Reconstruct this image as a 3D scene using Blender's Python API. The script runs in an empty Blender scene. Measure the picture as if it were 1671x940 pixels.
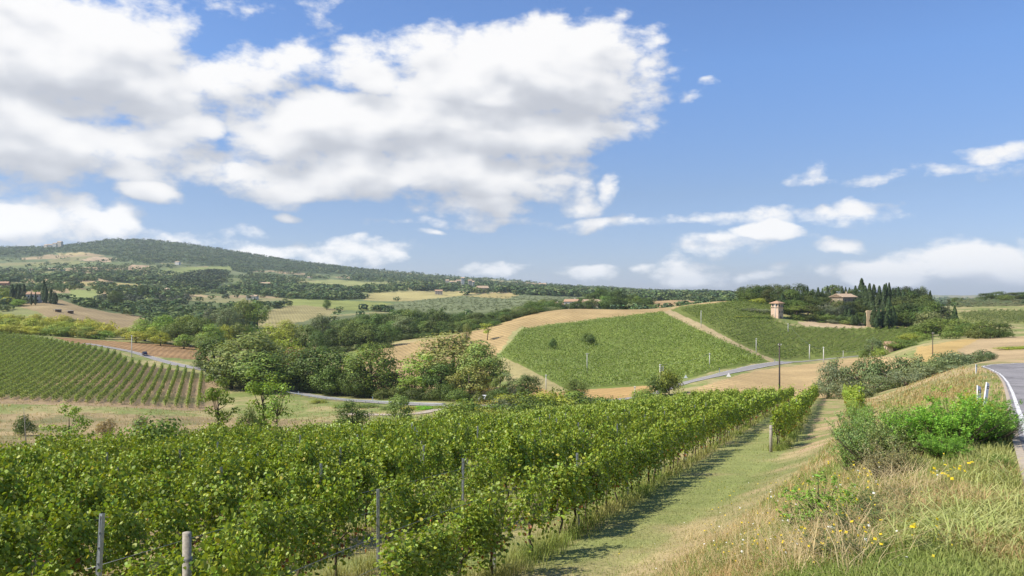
import bpy, math, random
import numpy as np
random.seed(7)
rng = np.random.default_rng(11)
R = math.radians
scene = bpy.context.scene
C = scene.collection

# ------------------------------------------------------------------ camera
F = 1311.0            # focal length in pixels of the 1671 px wide photograph
CU, HZ = 835.5, 478.0 # centre column, horizon row
cd = bpy.data.cameras.new("camera")
cd.sensor_width = 36.0
cd.lens = 36.0 * F / 1671.0
cd.shift_y = (HZ - 470.0) / 1671.0
cd.clip_start = 0.05
cd.clip_end = 60000.0
cam = bpy.data.objects.new("camera", cd)
C.objects.link(cam)
cam.location = (0, 0, 0)
cam.rotation_euler = (R(90), 0, 0)
scene.camera = cam

# ------------------------------------------------------------------ sun, exposure
SUN_AZ, SUN_EL = -102.0, 46.0     # azimuth from the view direction, elevation
sdir = (math.sin(R(SUN_AZ)) * math.cos(R(SUN_EL)), math.cos(R(SUN_AZ)) * math.cos(R(SUN_EL)), math.sin(R(SUN_EL)))
sl = bpy.data.lights.new("sun", 'SUN')
sl.energy = 5.0
sl.angle = R(0.53)
sl.color = (1.0, 0.945, 0.84)
sun = bpy.data.objects.new("sun", sl)
C.objects.link(sun)
from mathutils import Vector, Matrix
sun.rotation_euler = Vector(sdir).to_track_quat('Z', 'Y').to_euler()
sun.location = (-60, -20, 80)

scene.view_settings.view_transform = 'Standard'
scene.view_settings.look = 'None'
scene.view_settings.exposure = 0.52
scene.view_settings.gamma = 1.0
scene.view_settings.use_curve_mapping = False
scene.cycles.max_bounces = 6
scene.cycles.diffuse_bounces = 3
scene.cycles.glossy_bounces = 2
scene.cycles.transmission_bounces = 3
scene.cycles.volume_bounces = 0
scene.cycles.transparent_max_bounces = 8

# ------------------------------------------------------------------ world: Nishita sky + clouds placed by direction
world = bpy.data.worlds.new("World")
scene.world = world
world.use_nodes = True

class NT:
    """small helper to write node graphs as expressions"""
    def __init__(s, tree): s.t = tree; s.t.nodes.clear()
    def n(s, kind, **kw):
        o = s.t.nodes.new(kind)
        for k, v in kw.items(): setattr(o, k, v)
        return o
    def put(s, sock, v):
        if hasattr(v, 'is_output'): s.t.links.new(v, sock)
        elif v is not None:
            if isinstance(v, (tuple, list)) and sock.type == 'RGBA' and len(v) == 3: v = (*v, 1)
            sock.default_value = v
    def m(s, op, a, b=None, c=None, clamp=False):
        o = s.n('ShaderNodeMath', operation=op, use_clamp=clamp)
        for i, v in enumerate((a, b, c)):
            if v is not None: s.put(o.inputs[i], v)
        return o.outputs[0]
    def vm(s, op, a, b=None, c=None):
        o = s.n('ShaderNodeVectorMath', operation=op)
        for i, v in enumerate((a, b, c)):
            if v is not None: s.put(o.inputs[i], v)
        return o.outputs['Value'] if op in ('DOT_PRODUCT', 'LENGTH', 'DISTANCE') else o.outputs['Vector']
    def noise(s, vec, scale, detail=4, rough=.55, dist=0.0, col=False, dim='3D'):
        o = s.n('ShaderNodeTexNoise'); o.noise_dimensions = dim
        if vec is not None: s.put(o.inputs['Vector'], vec)
        s.put(o.inputs['Scale'], scale); o.inputs['Detail'].default_value = detail
        o.inputs['Roughness'].default_value = rough; o.inputs['Distortion'].default_value = dist
        return o.outputs['Color' if col else 0]
    def mix(s, f, a, b, blend='MIX'):
        o = s.n('ShaderNodeMix', data_type='RGBA', blend_type=blend)
        s.put(o.inputs[0], f); s.put(o.inputs[6], a); s.put(o.inputs[7], b)
        return o.outputs[2]
    def rng(s, v, a, b, c=0., d=1., smooth=False):
        o = s.n('ShaderNodeMapRange', clamp=True)
        if smooth: o.interpolation_type = 'SMOOTHSTEP'
        s.put(o.inputs[0], v)
        for i, q in enumerate((a, b, c, d)): s.put(o.inputs[i + 1], q)
        return o.outputs[0]
    def ramp(s, v, stops):
        o = s.n('ShaderNodeValToRGB')
        s.put(o.inputs[0], v)
        e = o.color_ramp.elements
        while len(e) < len(stops): e.new(0.5)
        for i, (p, c) in enumerate(stops):
            e[i].position = p; e[i].color = (*c, 1)
        return o.outputs[0]

def k_vec(k, f):
    c = k.n('ShaderNodeCombineXYZ')
    for i in range(3): k.put(c.inputs[i], f)
    return c.outputs[0]
# clouds: (u, v, half width, half height, strength) read off the photograph, turned into sky directions
CLOUDS = [
 (110,95,215,105,1.25),(-60,130,190,160,1.2),(250,140,110,75,1.0),(60,225,210,75,1.1),(200,245,160,55,1.0),(300,205,60,40,.8),(130,40,80,50,1.),(-20,40,160,70,1),
 (450,115,95,40,.75),(390,165,90,50,.65),(330,130,70,45,.7),
 (865,120,200,75,1.35),(945,80,120,45,1.25),(990,75,80,36,1.2),(730,115,130,55,1.05),(600,115,70,33,.85),(820,75,90,30,1.),
 (660,205,270,62,1.25),(860,205,170,48,1.1),(500,235,130,45,.95),(450,292,105,38,.95),(620,280,220,40,.95),(810,275,130,48,1.0),
 (875,285,60,52,.85),(770,330,90,30,.75),(560,165,75,30,.85),(930,322,55,28,.75),(995,308,28,20,.75),(960,180,90,28,.8),
 (245,315,52,18,.85),(465,357,25,9,.5),(30,355,110,48,1.0),(170,372,80,28,.75),(300,388,110,18,.5),
 (560,418,95,24,.65),(430,410,70,14,.6),(610,430,30,18,.6),(820,438,45,9,.4),
 (900,366,240,10,.38),(1250,356,210,11,.40),(1430,338,48,18,.48),(1340,347,60,12,.45),
 (1268,384,36,20,.9),(1195,408,62,15,.42),(1362,397,40,14,.8),
 (1125,446,62,18,.75),(965,442,52,13,.6),(1040,442,18,8,.5),(1245,444,45,11,.55),
 (1570,428,170,30,1.05),(1440,442,110,20,.9),(1660,425,90,32,1.0),(1800,410,120,40,1.),
 (1530,277,95,12,.27),(1650,288,60,20,.32),(1655,240,55,14,.28),(1312,275,32,13,.22),(1430,284,55,8,.22),
 (400,10,45,18,.22),(525,32,28,24,.2),(1110,158,40,9,.18),(1165,137,16,5,.2),(695,387,22,5,.35),
 (-350,200,250,120,1.0),(-300,380,200,50,.9),(2000,150,200,70,.8),(2100,330,220,60,.8),
]
def to_dir(u, v):
    az = math.atan((u - CU) / F)
    return az, math.atan((HZ - v) / F * math.cos(az))

g = bpy.data.node_groups.new("cloud_density", 'ShaderNodeTree')
g.interface.new_socket("P", in_out='INPUT', socket_type='NodeSocketVector')
g.interface.new_socket("D", in_out='OUTPUT', socket_type='NodeSocketFloat')
g.interface.new_socket("S", in_out='OUTPUT', socket_type='NodeSocketFloat')
k = NT(g)
gi = k.n('NodeGroupInput'); go = k.n('NodeGroupOutput')
P = gi.outputs[0]
stretch = k.vm('MULTIPLY', P, (1.0, 1.85, 1.0))
w1 = k.noise(stretch, 9.0, 2, .5, col=True, dim='2D')
P1 = k.vm('MULTIPLY_ADD', k.vm('SUBTRACT', w1, (.5, .5, .5)), (.075, .045, 0.), P)
acc = None
for (u, v, ru, rv, s) in CLOUDS:
    az, el = to_dir(u, v)
    ra = ru / F * math.cos(az) ** 2 * 1.04; re = rv / F * math.cos(az) * 1.06
    q = k.vm('MULTIPLY_ADD', P1, (1 / ra, 1 / re, 0), (-az / ra, -el / re, 0))
    d = k.vm('DOT_PRODUCT', q, q)
    e = k.m('MULTIPLY_ADD', d, -s * .75, s)
    acc = e if acc is None else k.m('MAXIMUM', acc, e)
acc = k.m('MAXIMUM', acc, -1.2)
f1 = k.noise(stretch, 12.0, 9, .615, dim='2D')
# billowy detail: ridged valleys between puffs
b1 = k.m('ABSOLUTE', k.m('SUBTRACT', k.noise(stretch, 26.0, 3, .5, dim='2D'), .5))
den = k.m('MULTIPLY_ADD', k.m('SUBTRACT', f1, .49), 2.15, acc)
den = k.m('MULTIPLY_ADD', b1, .9, den)
k.put(go.inputs[0], den)
soft = k.m('MULTIPLY_ADD', k.m('SUBTRACT', k.noise(stretch, 12.0, 2, .45, dim='2D'), .5), 1.5, acc)
k.put(go.inputs[1], soft)

k = NT(world.node_tree)
co = k.n('ShaderNodeTexCoord').outputs['Generated']
sp = k.n('ShaderNodeSeparateXYZ'); k.put(sp.inputs[0], co)
az = k.m('ARCTAN2', sp.outputs[0], sp.outputs[1])
el = k.m('ARCSINE', sp.outputs[2])
cb = k.n('ShaderNodeCombineXYZ'); k.put(cb.inputs[0], az); k.put(cb.inputs[1], el)
pos = cb.outputs[0]
def dens(p):
    o = k.n('ShaderNodeGroup'); o.node_tree = g
    k.put(o.inputs[0], p); return o.outputs[0], o.outputs[1]
d0, s0 = dens(pos)
_, s1 = dens(k.vm('ADD', pos, (-.010, .030, 0)))
alpha = k.m('POWER', k.rng(d0, .06, .80, 0, 1, True), .85)
# the sunward side of each puff is bright, the side behind it grey
lit = k.m('ADD', k.m('SUBTRACT', s0, s1), k.m('MULTIPLY', k.m('SUBTRACT', d0, s0), .34))
thick = k.rng(d0, .3, 1.7, 0, 1, True)
shade = k.m('ADD', k.m('MULTIPLY_ADD', lit, .74, .57), k.m('MULTIPLY', thick, -.06))
shade = k.rng(shade, .05, 1.0, 0, 1, True)
ccol = k.ramp(shade, [(0.0, (5.3, 5.5, 6.0)), (.4, (6.8, 6.95, 7.3)), (.75, (8.4, 8.4, 8.5)), (1.0, (9.4, 9.3, 9.2))])
sky = k.n('ShaderNodeTexSky', sky_type='NISHITA')
sky.sun_disc = False
sky.sun_elevation = R(SUN_EL)
sky.sun_rotation = R(SUN_AZ)
sky.altitude = 250
sky.air_density = 1.0
sky.dust_density = .35
sky.ozone_density = 1.0
# clear late-summer air: a little deeper blue than the model's sky, pale at the horizon
tone = k.ramp(k.rng(el, 0., .6), [(0.0, (.52, .60, .86)), (.06, (.56, .65, .92)), (.20, (.62, .69, .85)), (.45, (.72, .92, 1.16)), (1.0, (.76, .94, 1.2))])
skyc = k.vm('MULTIPLY', sky.outputs[0], tone)
skyc = k.vm('MULTIPLY', skyc, (1.32, 1.32, 1.42))
ccol = k.vm('MULTIPLY', ccol, k_vec(k, k.rng(el, .0, .12, 1.25, 1.08)))
fin = k.mix(k.m('MULTIPLY', alpha, .97), skyc, ccol)
bg = k.n('ShaderNodeBackground')
k.put(bg.inputs[0], fin)
bg.inputs[1].default_value = 0.0705
world.cycles.sampling_method = 'MANUAL'
world.cycles.sample_map_resolution = 512
wo = k.n('ShaderNodeOutputWorld')
k.put(wo.inputs[0], bg.outputs[0])

# ------------------------------------------------------------------ numpy helpers
def sstep(x, a, b):
    t = np.clip((x - a) / (b - a), 0, 1); return t * t * (3 - 2 * t)
_perm = np.random.default_rng(5).random((256, 256))
def vnoise(x, y):
    xi = np.floor(x).astype(int); yi = np.floor(y).astype(int)
    fx = x - xi; fy = y - yi
    fx = fx * fx * (3 - 2 * fx); fy = fy * fy * (3 - 2 * fy)
    p = lambda i, j: _perm[i & 255, j & 255]
    return (p(xi, yi) * (1 - fx) + p(xi + 1, yi) * fx) * (1 - fy) + (p(xi, yi + 1) * (1 - fx) + p(xi + 1, yi + 1) * fx) * fy
def fbm(x, y, n=4):
    s = 0; a = .5; t = 0
    for i in range(n):
        s = s + a * vnoise(x + 17.3 * i, y - 9.1 * i); t += a; a *= .5; x = x * 2.03; y = y * 2.03
    return s / t
def inpoly(px, py, poly):
    inside = np.zeros(px.shape, bool)
    n = len(poly); j = n - 1
    for i in range(n):
        xi, yi = poly[i]; xj, yj = poly[j]
        if yi != yj:
            c = ((yi > py) != (yj > py)) & (px < (xj - xi) * (py - yi) / (yj - yi) + xi)
            inside ^= c
        j = i
    return inside

# ------------------------------------------------------------------ terrain: hill profiles along lines of sight, as a height field
# near slope: vineyard plane on the left, road plane on the right, a bank between them
ROW_D = 0.40                                   # rows run 0.4 m sideways per metre of depth
def z_vine(x, y):
    a = x / np.maximum(y, 1.0)
    q = 0.00018 * sstep(-a, -.30, .10)
    return -4.15 - 0.115 * y + 0.03 * x - q * np.maximum(y, 0) ** 2
ROADL = [(-14, -26), (0.85, 0.0), (10.0, 15.7), (22.6, 36.5), (34.0, 55.5), (46.0, 76.0), (56.0, 94.0), (64.0, 109.0), (76.0, 121.0), (94.0, 131.0), (122.0, 139.0), (170.0, 147.0)]
def road_left_x(y):
    return np.interp(y, [p[1] for p in ROADL], [p[0] for p in ROADL])
def z_road(x, y):
    return np.where(y < 90, -1.98 - 0.0765 * y, -1.98 - 0.0765 * 90 - 0.058 * (y - 90))
def z_near(x, y):
    xl = np.where(y < 100, road_left_x(np.minimum(y, 100)), 59 + .62 * (y - 100))
    top = xl - 1.0
    toe = 2.0 + .47 * (y - 17.5)
    toe = np.minimum(toe, top - 4.5)
    t = sstep(x, toe, top)
    t = t * .75 + .25 * np.clip((x - toe) / (top - toe), 0, 1)
    zr = z_road(x, y)
    return z_vine(np.minimum(x, top), y) * (1 - t) + zr * t

PROF = {   # column u : (distance, image row of the ground)
 -350: [(64,790),(110,760),(150,715),(190,668),(205,655),(400,525),(560,512),(640,490),(900,470),(1500,448),(2500,418),(3200,400),(4000,412),(6000,445),(9500,460)],
 0:[(64,772),(110,745),(150,708),(175,682),(190,666),(203,657),(300,592),(378,546),(400,543),(420,543),(470,536),(560,515),(640,492),(700,484),(900,474),(1500,452),(2500,424),(3200,405),(4000,418),(6000,450),(9500,462)],
 90:[(64,768),(110,745),(150,711),(175,684),(190,667),(204,659),(270,605),(340,560),(372,552),(400,548),(450,543),(520,522),(600,501),(640,492),(760,484),(900,474),(1500,453),(2500,424),(3200,404),(4000,415),(6000,450),(9500,462)],
 170:[(68,765),(120,742),(150,714),(175,686),(190,668),(205,661),(250,622),(320,571),(345,567),(365,561),(400,553),(450,546),(530,531),(620,511),(760,492),(900,479),(1500,455),(2500,420),(3400,392),(4200,402),(6000,450),(9500,462)],
 240:[(72,755),(120,738),(150,713),(175,686),(190,669),(206,665),(250,632),(295,597),(318,583),(345,571),(400,556),(480,547),(620,522),(760,500),(900,483),(1500,459),(2500,424),(3400,392),(4200,402),(6000,450),(9500,462)],
 340:[(78,745),(110,735),(150,712),(185,683),(200,673),(212,668),(245,630),(285,603),(310,594),(345,578),(400,567),(480,552),(650,520),(900,492),(1500,465),(2500,434),(3400,404),(4200,412),(6000,450),(9500,462)],
 480:[(88,728),(110,722),(150,703),(185,680),(215,656),(238,641),(252,634),(320,612),(420,580),(520,548),(560,537),(640,520),(800,499),(1000,489),(1500,471),(2500,449),(3400,428),(4200,432),(6000,455),(9500,464)],
 620:[(112,712),(150,692),(185,671),(208,657),(222,652),(245,644),(300,615),(330,596),(420,566),(450,560),(520,540),(700,512),(1000,492),(1500,473),(2500,457),(3400,443),(4200,447),(6000,460),(9500,466)],
 760:[(135,694),(165,680),(196,662),(210,657),(230,650),(300,618),(330,601),(400,562),(440,541),(470,540),(540,536),(700,510),(1000,492),(1500,475),(2500,463),(3400,453),(4200,456),(6000,465),(9500,470)],
 860:[(155,675),(175,668),(190,660),(205,652),(230,638),(300,596),(400,540),(430,528),(455,515),(480,512),(560,519),(700,506),(1000,491),(1500,477),(2500,468),(3400,461),(4200,462),(6000,467),(9500,471)],
 920:[(160,668),(178,664),(190,658),(203,652),(225,640),(244,632),(320,585),(420,529),(450,512),(472,503),(490,503),(560,514),(700,503),(1000,490),(1500,479),(2500,472),(3400,467),(6000,470),(9500,473)],
 1050:[(165,665),(185,657),(196,649),(205,645),(225,634),(240,629),(320,578),(400,532),(440,513),(458,506),(475,505),(560,514),(700,500),(800,491),(880,489),(1000,493),(1500,484),(2500,479),(3400,475),(6000,473),(9500,474)],
 1120:[(165,660),(190,641),(203,631),(212,622),(235,614),(300,577),(400,523),(440,507),(470,499),(500,497),(560,507),(700,499),(1000,490),(2500,480),(6000,474),(9500,475)],
 1180:[(165,655),(190,634),(215,617),(226,608),(240,603),(300,570),(400,518),(440,502),(480,490),(500,489),(600,499),(1000,487),(2500,480),(6000,474),(9500,475)],
 1300:[(165,650),(200,628),(250,606),(285,595),(300,591),(320,585),(360,560),(400,534),(415,529),(440,515),(470,503),(500,496),(540,495),(620,503),(1000,506),(2500,494),(6000,484),(9500,481)],
 1420:[(150,640),(175,628),(220,605),(270,590),(305,584),(318,580),(340,573),(380,552),(415,535),(428,531),(450,516),(470,502),(500,494),(540,494),(620,503),(1000,506),(2500,494),(6000,484),(9500,481)],
 1520:[(150,625),(180,600),(205,580),(230,566),(262,556),(290,553),(320,550),(370,545),(420,536),(470,518),(520,503),(600,503),(700,505),(1000,506),(2500,494),(6000,484),(9500,481)],
 1600:[(160,590),(190,584),(220,572),(255,558),(275,554),(300,551),(350,545),(420,528),(480,514),(520,504),(560,500),(640,493),(700,490),(800,496),(1000,506),(2500,494),(6000,484),(9500,481)],
 1680:[(160,585),(190,578),(220,566),(260,552),(300,548),(350,544),(420,528),(480,512),(520,502),(560,499),(640,491),(700,488),(800,496),(1000,506),(2500,494),(6000,484),(9500,481)],
 2050:[(160,590),(190,578),(220,566),(260,552),(300,548),(350,544),(420,528),(480,512),(520,502),(560,499),(640,491),(700,488),(800,496),(1000,506),(2500,494),(6000,484),(9500,481)],
}
UG = np.linspace(-500, 2200, 541)
LG = np.linspace(math.log(30), math.log(9600), 620)
cols = sorted(PROF)
cv = np.array([np.interp(LG, [math.log(p[0]) for p in PROF[c]], [p[1] for p in PROF[c]]) for c in cols])
EG = np.array([np.interp(UG, cols, cv[:, j]) for j in range(len(LG))]).T      # [u, l]
EG = -(EG - HZ) / F
def blur(A, r, axis):
    pad = [(0, 0), (0, 0)]; pad[axis] = (r, r)
    B = np.pad(A, pad, mode='edge'); out = np.zeros_like(A)
    for i in range(2 * r + 1):
        out += np.take(B, range(i, i + A.shape[axis]), axis=axis)
    return out / (2 * r + 1)
for _ in range(2):
    EG = blur(EG, 5, 0); EG = blur(EG, 2, 1)
def e_prof(u, D):
    fu = np.clip((u - UG[0]) / (UG[1] - UG[0]), 0, len(UG) - 1.001)
    fl = np.clip((np.log(np.maximum(D, 1)) - LG[0]) / (LG[1] - LG[0]), 0, len(LG) - 1.001)
    i = fu.astype(int); j = fl.astype(int); a = fu - i; b = fl - j
    return (EG[i, j] * (1 - a) + EG[i + 1, j] * a) * (1 - b) + (EG[i, j + 1] * (1 - a) + EG[i + 1, j + 1] * a) * b
def zt(x, y):
    """ground height at (x, y), arrays or numbers"""
    sc = np.isscalar(x) and np.isscalar(y)
    x = np.atleast_1d(np.asarray(x, float)); y = np.atleast_1d(np.asarray(y, float))
    x, y = np.broadcast_arrays(x, y)
    r = np.hypot(x, y)
    D = np.maximum(y, r * .53)
    a = x / np.maximum(D, 1e-3)
    u = CU + F * a
    y1 = np.clip(44.8 / np.maximum(.4 - a, .05) + 4, 30, 150)
    y1 = np.where(a > .4, np.interp(a, [.4, .47, .56, .60], [150, 118, 118, 128]), y1)
    y2 = y1 * np.interp(a, [-.6, .1, .4, .6], [1.4, 1.22, 1.15, 1.25])
    t = sstep(np.log(np.maximum(D, 1)), np.log(y1), np.log(y2))
    zn = z_near(x, np.maximum(y, -40))
    zf = e_prof(u, D) * D
    z = zn * (1 - t) + zf * t
    # small unevenness of the ground
    z = z + (fbm(x / 3.1, y / 3.1, 3) - .5) * .16 * np.clip(D / 12, .3, 1.) + (fbm(x / 60., y / 60. + 5, 3) - .5) * np.clip((D - 600) / 900, 0, 1) * 14
    return float(z[0]) if sc else z
def at(u, D):
    """the ground point at distance D in the direction of column u"""
    x = (u - CU) / F * D
    return x, D, zt(x, D)
def uv_of(x, y, z):
    return CU + F * x / y, HZ - F * z / y
def D_of(u, v, d0, d1):
    """nearest distance in d0..d1 at which the ground shows at image row v"""
    Ds = np.exp(np.linspace(math.log(d0), math.log(d1), 500))
    x = (u - CU) / F * Ds
    vv = HZ - F * zt(x, Ds) / Ds
    i = int(np.argmin(np.abs(vv - v)))
    return float(Ds[i])

# ------------------------------------------------------------------ mesh building
class Geo:
    def __init__(s): s.v = []; s.f4 = []; s.f3 = []; s.c = []; s.n = 0; s.m4 = []; s.m3 = []
    def add(s, v, f4=None, f3=None, col=(1, 1, 1), mat=0):
        v = np.asarray(v, float).reshape(-1, 3)
        s.v.append(v)
        if f4 is not None and len(f4):
            f4 = np.asarray(f4, int).reshape(-1, 4); s.f4.append(f4 + s.n); s.m4.append(np.full(len(f4), mat))
        if f3 is not None and len(f3):
            f3 = np.asarray(f3, int).reshape(-1, 3); s.f3.append(f3 + s.n); s.m3.append(np.full(len(f3), mat))
        col = np.asarray(col, float)
        s.c.append(np.broadcast_to(col, (len(v), 3)))
        s.n += len(v); return s
    def arrays(s):
        V = np.concatenate(s.v) if s.v else np.zeros((0, 3))
        return V, (np.concatenate(s.f4) if s.f4 else np.zeros((0, 4), int)), (np.concatenate(s.f3) if s.f3 else np.zeros((0, 3), int)), np.concatenate(s.c)
    def box(s, c, size, rz=0.0, col=(1, 1, 1), mat=0, taper=1.0):
        hx, hy, hz = (q / 2 for q in size)
        p = np.array([(sx * hx * (taper if sz > 0 else 1), sy * hy * (taper if sz > 0 else 1), sz * hz) for sz in (-1, 1) for sx, sy in ((-1, -1), (1, -1), (1, 1), (-1, 1))])
        cs, sn = math.cos(rz), math.sin(rz)
        q = np.stack([p[:, 0] * cs - p[:, 1] * sn + c[0], p[:, 0] * sn + p[:, 1] * cs + c[1], p[:, 2] + c[2]], 1)
        return s.add(q, [(3, 2, 1, 0), (4, 5, 6, 7), (0, 1, 5, 4), (1, 2, 6, 5), (2, 3, 7, 6), (3, 0, 4, 7)], None, col, mat)
    def tube(s, pts, rad, n=6, col=(1, 1, 1), mat=0, cap=True):
        pts = np.asarray(pts, float); m = len(pts)
        rad = np.broadcast_to(np.asarray(rad, float), (m,))
        t = np.gradient(pts, axis=0); t /= np.linalg.norm(t, axis=1)[:, None] + 1e-9
        ref = np.where(np.abs(t[:, 2:3]) > .9, np.array([[1., 0, 0]]), np.array([[0, 0, 1.]]))
        a = np.cross(t, ref); a /= np.linalg.norm(a, axis=1)[:, None] + 1e-9
        b = np.cross(t, a)
        th = np.arange(n) * 2 * math.pi / n
        V = pts[:, None] + rad[:, None, None] * (a[:, None] * np.cos(th)[None, :, None] + b[:, None] * np.sin(th)[None, :, None])
        i = np.arange(m - 1)[:, None] * n; jj = np.arange(n)[None]; j2 = (jj + 1) % n
        f = np.stack([i + jj, i + j2, i + n + j2, i + n + jj], -1).reshape(-1, 4)
        V = V.reshape(-1, 3); f3 = []
        if cap:
            V = np.vstack([V, pts[:1], pts[-1:]])
            k0 = m * n
            for q in range(n):
                f3.append((k0, (q + 1) % n, q)); f3.append((k0 + 1, (m - 1) * n + q, (m - 1) * n + (q + 1) % n))
        return s.add(V, f, f3, col, mat)
    def build(s, name, mats, parent=None, smooth=False):
        V, f4, f3, c = s.arrays()
        return mk(name, V, f4, f3, c, mats, parent, smooth, np.concatenate(s.m4 + s.m3) if (s.m4 or s.m3) else None)

def mk_mesh(name, V, f4, f3, c, mats, smooth=False, mi=None):
    me = bpy.data.meshes.new(name)
    nv = len(V); n4 = len(f4); n3 = len(f3)
    me.vertices.add(nv); me.vertices.foreach_set('co', np.asarray(V, np.float32).ravel())
    loops = np.concatenate([np.asarray(f4, np.int32).ravel(), np.asarray(f3, np.int32).ravel()]).astype(np.int32)
    me.loops.add(len(loops)); me.loops.foreach_set('vertex_index', loops)
    me.polygons.add(n4 + n3)
    st = np.concatenate([np.arange(n4) * 4, n4 * 4 + np.arange(n3) * 3]).astype(np.int32)
    me.polygons.foreach_set('loop_start', st)
    me.update(calc_edges=True)
    if mi is not None: me.polygons.foreach_set('material_index', np.asarray(mi, np.int32))
    me.polygons.foreach_set('use_smooth', np.full(n4 + n3, bool(smooth)))
    if c is not None:
        at_ = me.color_attributes.new('tint', 'FLOAT_COLOR', 'POINT')
        cc = np.ones((nv, 4), np.float32); cc[:, :3] = c
        at_.data.foreach_set('color', cc.ravel())
    for m in (mats if isinstance(mats, (list, tuple)) else [mats]): me.materials.append(m)
    return me
def link(name, me, parent=None):
    o = bpy.data.objects.new(name, me); C.objects.link(o)
    if parent is not None: o.parent = parent
    return o
def mk(name, V, f4, f3, c, mats, parent=None, smooth=False, mi=None):
    return link(name, mk_mesh(name, V, f4, f3, c, mats, smooth, mi), parent)
def tag(o, label=None, cat=None, group=None, kind=None):
    if label: o['label'] = label
    if cat: o['category'] = cat
    if group: o['group'] = group
    if kind: o['kind'] = kind
    return o
def empty(name, loc, rz=0.0, label=None, cat=None, group=None):
    o = bpy.data.objects.new(name, None); C.objects.link(o)
    o.location = loc; o.rotation_euler = (0, 0, rz); o.empty_display_size = .2
    return tag(o, label, cat, group)
def copy_tree(o, parent=None):
    c = o.copy(); C.objects.link(c)
    if parent is not None: c.parent = parent
    for ch in [q for q in KIDS.get(o.name, [])]:
        copy_tree_child(ch, c)
    return c
KIDS = {}
def copy_tree_child(o, parent):
    c = o.copy(); C.objects.link(c); c.parent = parent
    for ch in KIDS.get(o.name, []): copy_tree_child(ch, c)
def kid(parent, child): KIDS.setdefault(parent.name, []).append(child); child.parent = parent; return child
ORD = ['', 'first', 'second', 'third', 'fourth', 'fifth', 'sixth', 'seventh', 'eighth', 'ninth', 'tenth', 'eleventh', 'twelfth', 'thirteenth', 'fourteenth', 'fifteenth', 'sixteenth', 'seventeenth', 'eighteenth', 'nineteenth', 'twentieth']
def ordw(n):
    if n <= 20: return ORD[n]
    t = {2: 'twenty', 3: 'thirty', 4: 'forty', 5: 'fifty', 6: 'sixty', 7: 'seventy', 8: 'eighty', 9: 'ninety'}[n // 10]
    return t + '-' + ORD[n % 10] if n % 10 else {20: 'twentieth', 30: 'thirtieth', 40: 'fortieth', 50: 'fiftieth', 60: 'sixtieth', 70: 'seventieth', 80: 'eightieth', 90: 'ninetieth'}[n]

# ------------------------------------------------------------------ materials
def mat(name):
    m = bpy.data.materials.new(name); m.use_nodes = True
    return m, NT(m.node_tree)
def attr(k, name='tint'):
    return k.n('ShaderNodeVertexColor', layer_name=name).outputs[0]
def finish(k, col, rough=.8, spec=.2, bump=None, bs=.3, bd=.05, metal=0.0):
    p = k.n('ShaderNodeBsdfPrincipled')
    k.put(p.inputs['Base Color'], col); k.put(p.inputs['Roughness'], rough)
    p.inputs['Specular IOR Level'].default_value = spec; p.inputs['Metallic'].default_value = metal
    if bump is not None:
        b = k.n('ShaderNodeBump'); b.inputs['Strength'].default_value = bs; b.inputs['Distance'].default_value = bd
        k.put(b.inputs['Height'], bump); k.put(p.inputs['Normal'], b.outputs[0])
    o = k.n('ShaderNodeOutputMaterial'); k.put(o.inputs[0], p.outputs[0])
    return p, o
def leaf_mat(name, trans=.3, rough=.5, spec=.3, objcol=True, sat_var=.0):
    m, k = mat(name)
    c = attr(k)
    if objcol:
        oi = k.n('ShaderNodeObjectInfo')
        c = k.mix(1.0, c, oi.outputs['Color'], 'MULTIPLY')
    p = k.n('ShaderNodeBsdfPrincipled')
    k.put(p.inputs['Base Color'], c); p.inputs['Roughness'].default_value = rough; p.inputs['Specular IOR Level'].default_value = spec
    t = k.n('ShaderNodeBsdfTranslucent'); k.put(t.inputs[0], k.mix(1.0, c, (1.25, 1.2, .55), 'MULTIPLY'))
    x = k.n('ShaderNodeMixShader'); x.inputs[0].default_value = trans
    k.put(x.inputs[1], p.outputs[0]); k.put(x.inputs[2], t.outputs[0])
    o = k.n('ShaderNodeOutputMaterial'); k.put(o.inputs[0], x.outputs[0])
    return m
def plain(name, col, rough=.7, spec=.3, scale=6., var=.25, metal=0., objco=True, bs=.3):
    m, k = mat(name)
    co = k.n('ShaderNodeTexCoord').outputs['Object']
    n = k.noise(co, scale, 6, .65)
    f = k.rng(n, .25, .75, 1 - var, 1 + var)
    cc = k.vm('MULTIPLY', col, k_vec(k, f))
    finish(k, cc, rough, spec, n, bs, .01, metal)
    return m
M = {}
M['leaf'] = leaf_mat('tree_leaves', .28, .55, .25)
M['vine'] = leaf_mat('vine_leaves', .27, .48, .28, objcol=False)
M['grass'] = leaf_mat('grass_blades', .30, .6, .2, objcol=False)
M['bark'] = plain('bark', (.11, .085, .06), .9, .1, 9., .45)
M['pale_bark'] = plain('pale_bark', (.30, .26, .20), .9, .1, 9., .35)

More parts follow.
